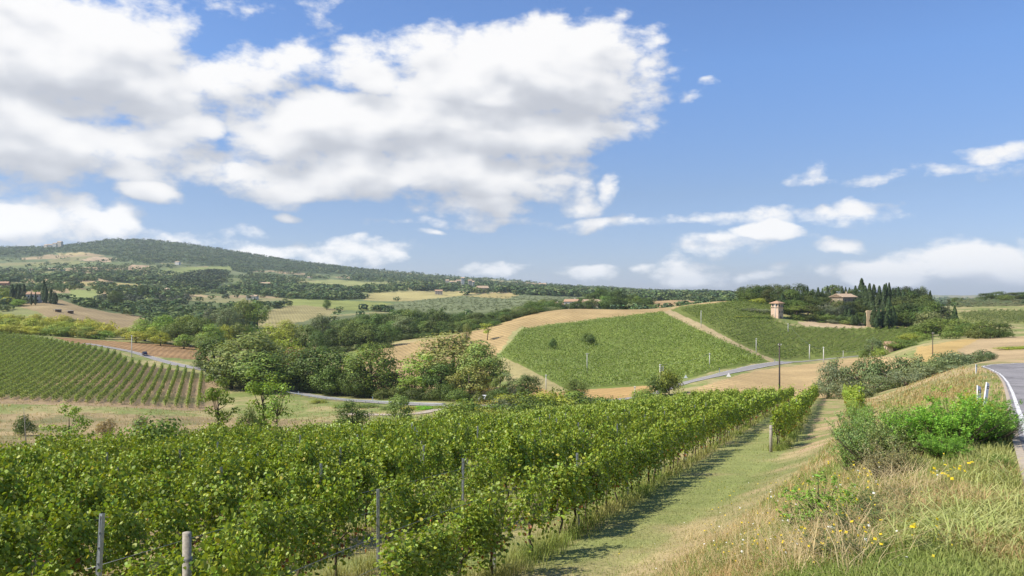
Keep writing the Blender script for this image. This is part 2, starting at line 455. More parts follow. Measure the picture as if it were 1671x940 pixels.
# ------------------------------------------------------------------ the ground: one height field, split into named areas
def srgb(r, g, b, gain=1.0):
    f = lambda c: ((c / 255 + .055) / 1.055) ** 2.4 if c > 10 else c / 255 / 12.92
    return np.array([f(r), f(g), f(b)]) * gain
AREAS = [  # name, colour (r,g,b), noise scale m, variation, (dmin, dmax), polygon in photograph columns / rows
 ('ploughed_field', (.37,.265,.125), 9, .16, (235, 530), [(540,650),(555,590),(640,563),(720,551),(800,534),(860,513),(900,500),(950,496),(1040,498),(1100,503),(1090,509),(970,520),(850,536),(838,550),(812,578),(800,600),(800,640),(700,650)]),
 ('ploughed_field', (.39,.29,.135), 9, .12, (440, 560), [(1088,508),(1100,498),(1180,484),(1262,484),(1262,489),(1200,492),(1120,501)]),
 ('grass_track', (.30,.28,.12), 3, .25, (235, 480), [(838,540),(856,531),(850,545),(826,572),(812,580)]),
 ('grass_track', (.32,.27,.12), 3, .25, (195, 330), [(795,575),(820,579),(862,602),(925,636),(900,641),(850,618),(800,600)]),
 ('grass_track', (.36,.28,.15), 4, .25, (290, 480), [(1080,509),(1100,506),(1150,531),(1200,558),(1272,591),(1254,592),(1180,556),(1120,529)]),
 ('vineyard_soil', (.135,.17,.035), 5, .3, (225, 470), [(852,536),(1080,508),(1120,529),(1180,556),(1256,590),(1180,602),(1110,622),(1060,630),(960,634),(925,636),(862,602),(815,579)]),
 ('vineyard_soil', (.145,.17,.04), 5, .3, (300, 520), [(1095,506),(1110,499),(1200,491),(1262,490),(1265,525),(1300,533),(1350,536),(1410,537),(1470,534),(1520,536),(1525,556),(1450,578),(1390,582),(1300,588),(1268,591),(1200,558),(1150,531)]),
 ('ploughed_field', (.43,.28,.115), 6, .14, (196, 250), [(780,665),(800,600),(850,618),(900,641),(930,637),(1065,629),(1078,636),(1055,647),(1000,653),(960,657),(880,662)]),
 ('ploughed_field', (.41,.295,.145), 6, .12, (152, 330), [(1120,640),(1200,613),(1240,604),(1296,597),(1380,586),(1440,582),(1500,584),(1470,620),(1420,690),(1120,690)]),
 ('ploughed_field', (.45,.315,.125), 8, .12, (160, 330), [(1490,590),(1496,566),(1560,555),(1600,553),(1600,590)]),
 ('ploughed_field', (.42,.31,.17), 8, .12, (160, 330), [(1590,590),(1560,572),(1600,553),(1640,551),(1760,546),(1760,590)]),
 ('ploughed_field', (.27,.168,.082), 8, .16, (322, 425), [(85,550),(330,566),(350,603),(318,596),(240,580),(165,566),(120,560)]),
 ('ploughed_field', (.285,.215,.115), 30, .25, (455, 740), [(30,500),(50,490),(100,489),(130,500),(180,510),(245,517),(236,532),(180,548),(110,535),(60,508)]),
 ('left_vineyard_soil', (.30,.215,.12), 3, .25, (200, 400), [(-300,520),(0,543),(100,560),(150,569),(193,578),(205,588),(240,597),(314,607),(358,616),(356,672),(240,668),(100,661),(-300,652)]),
 ('dry_bank', (.31,.235,.12), 6, .4, (80, 196), [(-400,800),(-400,676),(0,676),(150,673),(340,681),(480,684),(620,690),(640,712),(640,800)]),
 ('ploughed_field', (.28,.24,.11), 25, .3, (540, 900), [(395,532),(430,510),(480,496),(565,494),(560,506),(530,515),(470,530),(430,540)]),
 ('meadow', (.22,.24,.07), 25, .3, (700, 1100), [(430,500),(480,488),(600,492),(690,500),(680,508),(560,506),(500,498)]),
 ('meadow', (.37,.30,.12), 40, .2, (880, 1500), [(105,459),(230,463),(228,469),(110,466)]),
 ('meadow', (.24,.27,.09), 40, .3, (650, 1100), [(112,472),(160,472),(160,490),(118,490)]),
 ('olive_field', (.16,.18,.085), 14, .3, (700, 1600), [(600,505),(660,492),(740,482),(860,482),(1000,486),(1000,500),(860,512),(700,512)]),
 ('meadow', (.34,.29,.12), 40, .3, (1000, 2000), [(590,492),(600,479),(700,474),(780,478),(740,484),(660,492)]),
 ('meadow', (.36,.29,.12), 40, .2, (1000, 2000), [(760,484),(800,478),(850,480),(830,487)]),
 ('ploughed_field', (.38,.26,.13), 20, .2, (560, 1000), [(1060,510),(1062,487),(1110,486),(1140,494),(1130,502),(1090,507)]),
 ('meadow', (.44,.31,.19), 60, .15, (1600, 3000), [(197,440),(215,432),(246,434),(244,441)]),
 ('meadow', (.42,.31,.19), 60, .15, (1800, 3300), [(130,425),(155,418),(190,422),(180,428)]),
 ('meadow', (.22,.25,.08), 60, .15, (1400, 3000), [(232,445),(290,437),(375,434),(380,441),(290,449)]),
 ('meadow', (.38,.30,.14), 60, .15, (1800, 3300), [(92,414),(135,411),(140,415),(100,418)]),
 ('meadow', (.26,.27,.10), 60, .2, (1200, 2600), [(470,462),(540,456),(640,462),(640,470),(540,470)]),
 ('grass_track', (.44,.33,.20), 4, .25, (380, 445), [(1300,526),(1330,524),(1345,523),(1400,524),(1414,530),(1413,536),(1350,535),(1310,531)]),
 ('vineyard_soil', (.20,.205,.065), 8, .3, (420, 640), [(1560,512),(1600,507),(1800,506),(1800,532),(1640,534),(1570,524)]),
]
WOODS = [  # polygon, distance range, keep probability factor, tone
 ([(-60,398),(60,398),(130,400),(150,396),(200,386),(330,398),(400,414),(500,427),(560,436),(640,442),(560,448),(470,444),(430,440),(400,446),(350,436),(300,428),(240,430),(180,418),(140,412),(90,412),(60,420),(-60,420)], (1500, 4300), 1.0),
 ([(280,462),(300,452),(320,446),(372,444),(366,460),(345,472),(300,474)], (900, 2600), 1.3),
 ([(175,444),(240,452),(300,455),(280,464),(200,462),(170,456)], (1000, 2600), 1.0),
 ([(90,450),(125,450),(122,460),(95,460)], (700, 2600), 1.0),
 ([(395,455),(440,450),(470,466),(500,470),(560,474),(590,488),(520,492),(460,486),(400,478)], (800, 2600), 1.0),
 ([(560,444),(640,446),(760,458),(860,465),(870,470),(720,466),(640,458),(575,456)], (1500, 4300), .8),
 ([(560,455),(640,462),(650,468),(570,466)], (1000, 3300), .8),
 ([(668,462),(740,464),(745,476),(672,474)], (900, 2600), 1.2),
 ([(780,462),(870,468),(1000,472),(1010,482),(900,486),(850,480),(800,474)], (800, 6000), 1.2),
 ([(865,470),(1010,470),(1060,478),(1210,480),(1210,489),(1120,487),(1060,490),(900,480)], (1200, 6000), .9),
 ([(600,494),(700,500),(720,505),(640,510),(560,505)], (560, 1200), .8),
]
def ground_colors(X, Y, Z):
    r = np.hypot(X, Y); D = np.maximum(Y, r * .53)
    u = CU + F * X / D; v = HZ - F * Z / D
    n = len(X)
    cls = np.zeros(n, int)
    # default grass, greener by noise, drier on the bank
    n1 = fbm(X / 11, Y / 11, 5); n2 = fbm(X / 2.2 + 40, Y / 2.2, 4); n3 = fbm(X / .5, Y / .5 + 9, 3)
    green = np.array([.185, .215, .065]); dry = np.array([.37, .30, .145])
    w = np.clip((n1 - .45) * 3.2 + (n2 - .5) * 1.6 + .10, 0, 1)[:, None]
    col = green * (1 - w) + dry * w
    # bank beside the road: drier
    near = D < 150
    xl = road_left_x(np.minimum(Y, 147))
    toe = np.minimum(2.0 + .47 * (Y - 17.5), xl - 5.5)
    bank = sstep(X, toe - .3, toe + 2.6) * near
    wb = np.clip((n1 - .5) * 2.5 + (n2 - .5) * 2.4 + .55, 0, 1)[:, None]
    cb = np.array([.20, .205, .075]) * (1 - wb) + np.array([.42, .31, .165]) * wb
    col = col * (1 - bank[:, None]) + cb * bank[:, None]
    # under the vines: scuffed soil strips along the rows
    ph = (X - 1.6 - ROW_D * (Y - 22.5)) / 3.4
    inv = (near & (X < 1.9 + ROW_D * (Y - 22.5)))
    ds = np.abs(ph - np.round(ph)) * 3.4
    ws = (sstep(-ds, -.75, -.25) * np.clip(.2 + (n2 - .4) * 2.5, 0, .75) * inv)[:, None]
    col = col * (1 - ws) + np.array([.27, .20, .12]) * ws
    mown = near & (X > 2.2 + ROW_D * (Y - 22.5)) & (X < toe + .5)
    wm = (mown * np.clip(.75 - (n2 - .5) * 2.2, 0, 1))[:, None]
    col = col * (1 - wm) + np.array([.235, .255, .085]) * wm
    # bare earth patches in the lane between the two right-hand rows
    lane = near & (X > 7.2 + ROW_D * (Y - 22.5)) & (X < 11.0 + ROW_D * (Y - 22.5)) & (Y > 40)
    wl = (lane * np.clip((n2 - .42) * 4, 0, .8))[:, None]
    col = col * (1 - wl) + np.array([.40, .28, .16]) * wl
    # far hills: patchwork of small fields
    far = D > 560
    cx = X / 130. + (fbm(X / 300, Y / 300, 3) - .5) * 1.5; cy = Y / 210. + (fbm(X / 300 + 7, Y / 300, 3) - .5) * 1.5
    h = _perm[np.floor(cx).astype(int) & 255, np.floor(cy).astype(int) & 255]
    h2 = _perm[np.floor(cx).astype(int) + 91 & 255, np.floor(cy).astype(int) + 33 & 255]
    pal = np.array([(.125,.155,.06), (.16,.18,.07), (.20,.205,.08), (.11,.135,.06), (.25,.235,.105), (.145,.165,.075), (.33,.25,.135), (.13,.16,.065)])
    cf = pal[np.minimum((h * 8).astype(int), 7)] * (.85 + .3 * h2)[:, None] * (.8 + .4 * fbm(X / 25, Y / 25, 3))[:, None]
    for poly, (d0, d1), f_ in WOODS:
        s_ = np.where((D > d0) & (D < d1))[0]
        s_ = s_[inpoly(u[s_], v[s_], poly)]
        cf[s_] = np.array([.062, .088, .036]) * (.8 + .4 * fbm(X[s_] / 40, Y[s_] / 40, 3))[:, None]
    col = np.where(far[:, None], cf, col)
    names = ['ground'] + sorted({a[0] for a in AREAS} | {'hills'})
    cls[far] = names.index('hills')
    for (nm, c, ns, var, (d0, d1), poly) in AREAS:
        xs = [p[0] for p in poly]; ys = [p[1] for p in poly]
        sel = np.where((D > d0) & (D < d1) & (u > min(xs)) & (u < max(xs)) & (v > min(ys)) & (v < max(ys)))[0]
        if not len(sel): continue
        jit = (fbm(X[sel] / 6, Y[sel] / 6, 2) - .5) * 5
        sel2 = sel[inpoly(u[sel] + jit, v[sel] + jit * .4, poly)]
        f = 1 + (fbm(X[sel2] / ns, Y[sel2] / ns, 5) - .5) * 2 * var
        cc = np.array(c)[None] * f[:, None]
        if nm == 'left_vineyard_soil':
            wg = np.clip((fbm(X[sel2] / 25, Y[sel2] / 25, 3) - .42) * 5 + (D[sel2] - 270) / 120., 0, .9)[:, None]
            cc = cc * (1 - wg) + np.array([.17, .165, .06]) * wg
        if nm == 'dry_bank':
            wg = np.clip((fbm(X[sel2] / 9, Y[sel2] / 5, 4) - .53) * 6, 0, .8)[:, None]
            cc = cc * (1 - wg) + np.array([.17, .17, .07]) * wg
        col[sel2] = cc; cls[sel2] = names.index(nm)
    return col, cls, names

th_f = np.linspace(-math.atan(.78), math.atan(.78), 760)
th_l = np.linspace(-math.pi, th_f[0], 46)[:-1]; th_r = np.linspace(th_f[-1], math.pi, 46)[1:]
TH = np.concatenate([th_l, th_f, th_r])
RR = np.concatenate([np.exp(np.linspace(math.log(.5), math.log(6), 40))[:-1], np.exp(np.linspace(math.log(6), math.log(700), 560))[:-1], np.exp(np.linspace(math.log(700), math.log(4600), 260))[:-1], np.exp(np.linspace(math.log(4600), math.log(9500), 30))])
tt, rr = np.meshgrid(TH, RR, indexing='ij')
gx = (np.sin(tt) * rr).ravel(); gy = (np.cos(tt) * rr).ravel()
gz = zt(gx, gy)
gcol, gcls, gnames = ground_colors(gx, gy, gz)
nT, nR = tt.shape
i = np.arange(nT - 1)[:, None] * nR; j = np.arange(nR - 1)[None]
quads = np.stack([i + j, i + nR + j, i + nR + j + 1, i + j + 1], -1).reshape(-1, 4)[:, ::-1]
qc = gcls[quads[:, 0]]
# visibility of the ground from the camera, used when scattering distant trees
Eg = (gz / np.maximum(gy, 1e-3)).reshape(nT, nR)
Emax = np.maximum.accumulate(np.where(gy.reshape(nT, nR) > 1, Eg, -9), axis=1)

m, k = mat('soil_and_turf')
geo = k.n('ShaderNodeNewGeometry').outputs['Position']
dist = k.vm('LENGTH', geo)
c = attr(k)
nf = k.noise(geo, 9.0, 6, .7)
nb = k.noise(geo, .9, 5, .65)
nd = k.noise(geo, .055, 4, .6)
f = k.m('MULTIPLY', k.rng(nf, .25, .75, .62, 1.38), k.rng(nb, .25, .75, .82, 1.18))
f = k.m('MULTIPLY', f, k.rng(nd, .3, .7, .92, 1.08))
c2 = k.vm('MULTIPLY', c, k_vec(k, f))
finish(k, c2, .95, .1, k.m('ADD', nf, k.m('MULTIPLY', nb, 3.0)), .5, .12)
M['soil'] = m
def furrow_mat(name, dirx, diry, period):
    m, k = mat(name)
    geo = k.n('ShaderNodeNewGeometry').outputs['Position']
    c = attr(k)
    s = k.vm('DOT_PRODUCT', geo, (dirx / period * 6.283, diry / period * 6.283, 0))
    wob = k.noise(geo, .08, 3, .5)
    w = k.m('SINE', k.m('ADD', s, k.m('MULTIPLY', wob, 5.)))
    nf = k.noise(geo, 1.6, 6, .72); nd = k.noise(geo, .05, 4, .6)
    f = k.m('MULTIPLY', k.rng(nf, .25, .75, .72, 1.28), k.rng(nd, .3, .7, .80, 1.16))
    f = k.m('MULTIPLY', f, k.m('MULTIPLY_ADD', w, .09, 1.))
    finish(k, k.vm('MULTIPLY', c, k_vec(k, f)), .97, .05, k.m('ADD', k.m('MULTIPLY', w, .4), k.m('MULTIPLY', nf, 2.)), .6, .18)
    return m
M['furrow'] = furrow_mat('ploughed_soil', .95, .3, 2.4)
for ci, nm in enumerate(gnames):
    q = quads[qc == ci]
    if not len(q): continue
    used, inv = np.unique(q.ravel(), return_inverse=True)
    V = np.stack([gx[used], gy[used], gz[used]], 1)
    nm2 = {'vineyard_soil': 'vineyard_ground', 'left_vineyard_soil': 'vineyard_slope'}.get(nm, nm)
    o = mk(nm2, V, inv.reshape(-1, 4), np.zeros((0, 3), int), gcol[used], M['furrow'] if nm == 'ploughed_field' else M['soil'], None, True)
    tag(o, kind='structure')

# ------------------------------------------------------------------ roads
m, k = mat('asphalt')
geo = k.n('ShaderNodeNewGeometry').outputs['Position']
nf = k.noise(geo, 28., 4, .8); nb = k.noise(geo, .7, 4, .6)
f = k.m('MULTIPLY', k.rng(nf, .25, .75, .75, 1.25), k.rng(nb, .3, .7, .78, 1.16))
cw = k.noise(geo, 1.3, 4, .6, col=True)
vo = k.n('ShaderNodeTexVoronoi', feature='DISTANCE_TO_EDGE'); k.put(vo.inputs['Vector'], k.vm('MULTIPLY_ADD', cw, (1.4, 1.4, 0), geo)); vo.inputs['Scale'].default_value = .42
crack = k.rng(vo.outputs[0], .004, .016, .45, 1.0)
pt = k.rng(k.noise(geo, .16, 2, .4), .56, .58, 1.0, .78)
f = k.m('MULTIPLY', f, k.m('MULTIPLY', crack, pt))
finish(k, k.vm('MULTIPLY', (.25, .232, .225), k_vec(k, f)), .85, .25, nf, .35, .012)
M['asphalt'] = m
m, k = mat('worn_asphalt')
geo = k.n('ShaderNodeNewGeometry').outputs['Position']
nb = k.noise(geo, .5, 5, .7)
finish(k, k.vm('MULTIPLY', (.27, .25, .23), k_vec(k, k.rng(nb, .3, .7, .85, 1.15))), .9, .2)
M['asphalt_worn'] = m
m, k = mat('road_paint')
geo = k.n('ShaderNodeNewGeometry').outputs['Position']
nf = k.noise(geo, 5., 5, .75)
f = k.rng(nf, .38, .55, .45, 1.0)
finish(k, k.vm('MULTIPLY', (.74, .72, .68), k_vec(k, f)), .7, .3)
M['paint'] = m
m, k = mat('gravel')
geo = k.n('ShaderNodeNewGeometry').outputs['Position']
nf = k.noise(geo, 5., 5, .75)
finish(k, k.vm('MULTIPLY', (.42, .35, .27), k_vec(k, k.rng(nf, .25, .75, .7, 1.25))), .95, .1, nf, .4, .03)
M['gravel'] = m
def resample(pts, step):
    pts = np.asarray(pts, float)
    # Catmull-Rom through the points
    P = np.vstack([2 * pts[0] - pts[1], pts, 2 * pts[-1] - pts[-2]])
    out = []
    for a in range(1, len(P) - 2):
        n = max(2, int(np.linalg.norm(P[a + 1] - P[a]) / step))
        t = np.linspace(0, 1, n, endpoint=False)[:, None]
        p0, p1, p2, p3 = P[a - 1], P[a], P[a + 1], P[a + 2]
        out.append(.5 * (2 * p1 + (p2 - p0) * t + (2 * p0 - 5 * p1 + 4 * p2 - p3) * t ** 2 + (3 * p1 - p0 - 3 * p2 + p3) * t ** 3))
    out.append(pts[-1:])
    return np.vstack(out)
def ribbon(name, cen, o0, o1, lift, mt, nacross=6, zf=None, gap=None):
    """strip between lateral offsets o0..o1 (right positive) along the line cen, laid on the ground"""
    t = np.gradient(cen, axis=0); t /= np.linalg.norm(t, axis=1)[:, None]
    nrm = np.stack([t[:, 1], -t[:, 0]], 1)
    s = np.linspace(o0, o1, nacross)
    xy = cen[:, None] + nrm[:, None] * s[None, :, None]
    x = xy[..., 0].ravel(); y = xy[..., 1].ravel()
    z = (zf(x, y) if zf else zt(x, y)) + lift
    n = len(cen)
    i = np.arange(n - 1)[:, None] * nacross; j = np.arange(nacross - 1)[None]
    f = np.stack([i + j, i + j + 1, i + nacross + j + 1, i + nacross + j], -1).reshape(-1, 4)
    if gap is not None:
        keep = (np.arange(n - 1) // gap[0]) % gap[1] == 0
        f = f.reshape(n - 1, -1, 4)[keep].reshape(-1, 4)
    return tag(mk(name, np.stack([x, y, z], 1), f, np.zeros((0, 3), int), None, mt, None, True), kind='structure')
def zsmooth(x, y):
    """road bed height: the ground without small bumps, never below it"""
    zz = zt(x, y)
    return zz
cr = resample(ROADL, .6)
t_ = np.gradient(cr, axis=0); t_ /= np.linalg.norm(t_, axis=1)[:, None]
def zr_road(x, y):
    return np.maximum(z_road(x, y) * (y < 100) + zt(x, y) * (y >= 100), zt(x, y)) + .06
ribbon('road', cr, 0, 7.0, .02, M['asphalt'], 12, zr_road)
ribbon('road_edge_line', cr, .10, .23, .026, M['paint'], 2, zr_road)
ribbon('road_edge_line', cr, 6.6, 6.78, .026, M['paint'], 2, zr_road)
ribbon('road_shoulder', cr, -.14, 0, .012, M['gravel'], 2, zr_road)
VROAD = [(140,356),(165,349),(205,334),(240,320),(290,301),(340,284),(380,270),(430,253),(480,239),(540,224),(620,209),(690,200),(735,196.5),(800,192),(870,190),(920,190),(975,191.5),(1020,195),(1060,200),(1090,206),(1120,212),(1150,218),(1180,227),(1225,250),(1265,275),(1285,288)]
vr = resample([((u - CU) / F * D, D) for u, D in VROAD], 2.0)
ribbon('valley_road', vr, -2.1, 2.1, .12, M['asphalt_worn'], 7)
ribbon('valley_road_line', vr, -1.95, -1.8, .13, M['paint'], 2)
ribbon('valley_road_line', vr, 1.8, 1.95, .13, M['paint'], 2)
vr2 = resample([((u - CU) / F * D, D) for u, D in [(1283,287),(1330,303),(1380,313),(1440,317),(1500,312)]], 2.0)
ribbon('valley_road', vr2, -1.1, 1.1, .12, M['asphalt_worn'], 4)
gp = resample([((u - CU) / F * D, D) for u, D in [(560,184),(610,176),(650,173),(685,176),(715,186),(735,194)]], 1.5)
ribbon('gravel_path', gp, -1.6, 1.6, .1, M['gravel'], 5)

# ------------------------------------------------------------------ the air between here and the hills
m, k = mat('haze')
pv = k.n('ShaderNodeVolumePrincipled')
pv.inputs['Color'].default_value = (.86, .95, 1.0, 1)
pv.inputs['Density'].default_value = .00007
pv.inputs['Anisotropy'].default_value = .2
o_ = k.n('ShaderNodeOutputMaterial'); k.put(o_.inputs['Volume'], pv.outputs[0])
hz = Geo().box((0, 4700, (258 + gz.min() - 3) / 2), (20000, 9950 * 2 - 300, 258 - (gz.min() - 3)))
tag(hz.build('haze', m), 'thin bluish summer haze lying over the whole valley', 'haze', None, 'stuff')

# ------------------------------------------------------------------ foliage
def unit(n):
    v = rng.normal(size=(n, 3)); return v / np.linalg.norm(v, axis=1)[:, None]
def norm(v): return v / (np.linalg.norm(v, axis=1)[:, None] + 1e-9)
def leaf_quads(P, N, size, aspect=1.0, droop=0.0, fold=0.0, shape='quad'):
    """one leaf at each point, facing N; returns vertices, faces, owner index"""
    n = len(P)
    size = np.broadcast_to(size, (n,))[:, None]
    N = norm(N)
    t = norm(np.cross(N, unit(n)))
    b = np.cross(N, t)
    if droop: t = norm(t - np.array([0, 0, droop])); b = norm(np.cross(N, t)); N = np.cross(t, b)
    if shape == 'quad':
        a = size * .5
        V = np.stack([P - t * a, P + b * a * aspect * .8, P + t * a, P - b * a * aspect * .8], 1)
        f = np.arange(n * 4).reshape(n, 4)
        return V.reshape(-1, 3), f, np.repeat(np.arange(n), 4)
    a = size
    up = N * a * fold
    V = np.stack([P - t * a * .5, P - t * a * .28 + b * a * .46 * aspect + up, P + t * a * .18 + b * a * .42 * aspect + up, P + t * a * .55,
                  P + t * a * .18 - b * a * .42 * aspect + up, P - t * a * .28 - b * a * .46 * aspect + up], 1)
    i = np.arange(n)[:, None] * 6
    f = np.concatenate([i + np.array([[0, 1, 2, 3]]), i + np.array([[0, 3, 4, 5]])])
    return V.reshape(-1, 3), f, np.repeat(np.arange(n), 6)
def tint(n, var=.25, hue=.10, yellow=0.0):
    c = np.ones((n, 3)) * (1 + rng.normal(0, var, (n, 1))).clip(.45, 1.7)
    h = rng.normal(0, hue, n)
    c[:, 0] *= 1 + h; c[:, 2] *= 1 - h * .5
    if yellow:
        s = rng.random(n) < yellow
        c[s] *= np.array([1.4, 1.25, .8])
    return c.clip(.05, 3)

def make_tree(kind, seed):
    """unit-height tree: (trunk Geo, crown Geo, crown width)"""
    global rng
    keep = rng; rng = np.random.default_rng(seed)
    T = Geo(); Cg = Geo()
    W = {'oak': .95, 'poplar': .72, 'acacia': .72, 'olive': 1.1, 'shrub': 1.35, 'cypress': .22, 'pine': .95, 'loose': .8, 'thin': .55, 'cone': .5}[kind]
    lumps = []
    if kind in ('oak', 'loose', 'poplar'):
        zc, rz, n, lr = {'oak': (.48, .50, 64, .135), 'loose': (.52, .46, 42, .12), 'poplar': (.51, .49, 86, .105)}[kind]
        for i in range(n):
            d = unit(1)[0]; r = rng.uniform(.55, .98) ** .7
            c = np.array([d[0] * W * .40 * r, d[1] * W * .40 * r, zc + d[2] * (rz - lr * .6) * r])
            c[:2] *= 1.0 - .45 * max(0, (c[2] - .65) / .35) - .25 * max(0, (.3 - c[2]) / .3)
            lumps.append((c, lr * rng.uniform(.65, 1.3)))
        nl, ls = {'oak': (5000, .033), 'loose': (3400, .031), 'poplar': (6800, .027)}[kind]
        th = .30
    elif kind == 'acacia':
        for i in range(26):
            a = rng.uniform(0, 6.283); z = rng.uniform(.20, .95); r = rng.uniform(.15, 1) * (.36 * (1 - ((z - .6) / .48) ** 2) + .03)
            lumps.append((np.array([math.cos(a) * r, math.sin(a) * r, z]), rng.uniform(.07, .13)))
        nl, ls, th = 2200, .032, .5
    elif kind == 'thin':
        for i in range(14):
            a = rng.uniform(0, 6.283); z = rng.uniform(.42, .95); r = rng.uniform(0, .2)
            lumps.append((np.array([math.cos(a) * r, math.sin(a) * r, z]), rng.uniform(.06, .11)))
        nl, ls, th = 700, .032, .5
    elif kind == 'olive':
        for i in range(26):
            d = unit(1)[0]; d[2] = d[2] * .8 - .12
            lumps.append((np.array([d[0] * .40, d[1] * .40, .5 + d[2] * .44]), rng.uniform(.12, .2)))
        nl, ls, th = 3000, .035, .3
    elif kind == 'pine':
        for i in range(24):
            d = unit(1)[0]; d[2] = abs(d[2])
            lumps.append((np.array([d[0] * .36, d[1] * .36, .62 + d[2] * .25]), rng.uniform(.10, .17)))
        nl, ls, th = 2000, .034, .6
    elif kind == 'shrub':
        for i in range(34):
            d = unit(1)[0]; d[2] = abs(d[2]); r = rng.uniform(.5, 1)
            lumps.append((np.array([d[0] * .52 * r, d[1] * .52 * r, .14 + d[2] * .66 * r]), rng.uniform(.12, .24)))
        nl, ls, th = 2400, .05, .2
    elif kind == 'cone':
        for i in range(40):
            z = rng.uniform(.1, .95); a = rng.uniform(0, 6.283); r = .21 * (1 - z) ** .7 * rng.uniform(.5, 1)
            lumps.append((np.array([math.cos(a) * r, math.sin(a) * r, z]), .05 + .05 * (1 - z)))
        nl, ls, th = 2000, .034, .15
    if kind == 'cypress':
        n = 1700
        z = rng.random(n) ** .85
        prof = .105 * np.minimum(1, (z + .02) * 7) * np.minimum(1, ((1.02 - z) * 1.9)) ** .75
        prof *= .82 + .35 * fbm(z * 9, np.full(n, seed * 3.7), 2)
        a = rng.uniform(0, 6.283, n)
        lob = 1 + .16 * np.sin(a * 3 + z * 9 + seed) + .1 * np.sin(a * 5 - z * 14)
        r = prof * lob * rng.uniform(.72, 1.02, n)
        P = np.stack([np.cos(a) * r, np.sin(a) * r, .03 + z * .96], 1)
        N = np.stack([np.cos(a), np.sin(a), np.full(n, .45)], 1) + unit(n) * .55
        V, f, o = leaf_quads(P, N, rng.uniform(.03, .06, n), .75)
        Cg.add(V, f, None, tint(n, .25, .06)[o])
        T.tube([(0, 0, -.03), (0, 0, .3), (0, 0, .8)], [.018, .014, .004], 5)
    else:
        wts = np.array([l[1] ** 2 for l in lumps]); wts /= wts.sum()
        li = rng.choice(len(lumps), nl, p=wts)
        cen = np.array([l[0] for l in lumps])[li]; lr_ = np.array([l[1] for l in lumps])[li]
        d = unit(nl)
        rad = lr_ * rng.uniform(.45, 1.0, nl) ** .5
        flat = .55 if kind in ('acacia', 'pine') else .85
        P = cen + d * rad[:, None] * np.array([1.08, 1.08, flat])
        if kind == 'shrub': P[:, 2] = np.abs(P[:, 2]) + .005
        stray = rng.random(nl) < .06
        P[stray] += unit(int(stray.sum())) * .05
        ctr = np.array([0, 0, .5])
        N = d * .8 + norm(P - ctr) * .5 + unit(nl) * .6 + np.array([0, 0, .25])
        lt = tint(nl, .20, .07, .02)
        lump_t = (1 + rng.normal(0, .10, len(lumps)))[li][:, None]
        V, f, o = leaf_quads(P, N, ls * rng.uniform(.6, 1.45, nl), rng.uniform(.7, 1.1))
        Cg.add(V, f, None, (lt * lump_t)[o])
        tr = {'oak': .028, 'loose': .02, 'poplar': .024, 'acacia': .016, 'thin': .012, 'olive': .045, 'pine': .025, 'shrub': .02, 'cone': .02}[kind]
        lean = rng.normal(0, .02, 2)
        top = np.array([lean[0], lean[1], .72 if kind not in ('shrub', 'olive') else .45])
        pts = [(0, 0, -.04), (lean[0] * .2, lean[1] * .2, th * .5), (lean[0] * .6, lean[1] * .6, th), tuple(top)]
        T.tube(pts, [tr * 1.25, tr, tr * .8, tr * .25], 7)
        for q in rng.choice(len(lumps), min(11, len(lumps)), replace=False):
            c = lumps[q][0]; z0 = min(th * rng.uniform(.75, 1.2), c[2] * .85)
            s = np.array([lean[0] * .6, lean[1] * .6, z0]); mid = (s + c) / 2 + np.array([0, 0, -.02])
            T.tube([s, mid, c], [tr * .5, tr * .34, tr * .12], 5)
    rng = keep
    zs = 1.0 / np.percentile(Cg.arrays()[0][:, 2], 99.7)
    for g_ in (T, Cg):
        for v_ in g_.v: v_[:, 2] *= zs
    V = Cg.arrays()[0]
    w = np.percentile(np.abs(V[:, :2]), 98) * 2
    return T, Cg, w
TREES = {}
for kind, nvar in (('oak', 4), ('poplar', 3), ('loose', 3), ('acacia', 3), ('thin', 2), ('olive', 3), ('shrub', 4), ('cypress', 4), ('pine', 2), ('cone', 2)):
    TREES[kind] = []
    for s in range(nvar):
        T, Cg, w = make_tree(kind, 100 * len(TREES) + s + 3)
        V, f4, f3, c = T.arrays(); tm = mk_mesh(kind + '_trunk', V, f4, f3, None, M['bark'], True)
        V, f4, f3, c = Cg.arrays(); cm = mk_mesh(kind + '_crown', V, f4, f3, c, M['leaf'])
        TREES[kind].append((tm, cm, w, (V, f4, c)))
COL = {
 'dark': (0.103, 0.148, 0.031), 'mid': (0.162, 0.218, 0.043), 'fresh': (0.223, 0.302, 0.048), 'yellow': (0.339, 0.369, 0.053), 'lime': (0.413, 0.422, 0.059),
 'silver': (0.234, 0.286, 0.072), 'acacia': (0.223, 0.324, 0.042), 'olive': (.205, .238, .125), 'cypress': (0.070, 0.106, 0.035), 'brown': (0.331, 0.249, 0.101),
 'greygreen': (.185, .222, .088), 'bluegreen': (0.082, 0.121, 0.053), 'vivid': (0.206, 0.437, 0.034), 'far': (0.116, 0.158, 0.053),
}
tcount = [0]
def tree_at(x, y, z, h, w, kind, color, name='tree', label=None, cat='tree', group=None, parts=True, rot=None):
    tcount[0] += 1
    var = TREES[kind][(tcount[0] * 7 + int(abs(x))) % len(TREES[kind])]
    tm, cm, w0, _ = var
    jit = np.array(COL[color] if isinstance(color, str) else color) * (1 + rng.normal(0, .09)) * (1 + rng.normal(0, .05, 3))
    e = empty(name, (x, y, z), rng.uniform(0, 6.283) if rot is None else rot, label, cat, group)
    e.scale = (w / w0, w / w0, h)
    stem = 'stem' if kind == 'shrub' else 'trunk'
    if parts:
        link(stem, tm, e)
    cr_ = link('foliage' if kind == 'shrub' else 'crown', cm, e)
    cr_.color = (*jit.clip(.005, 1), 1)
    return e
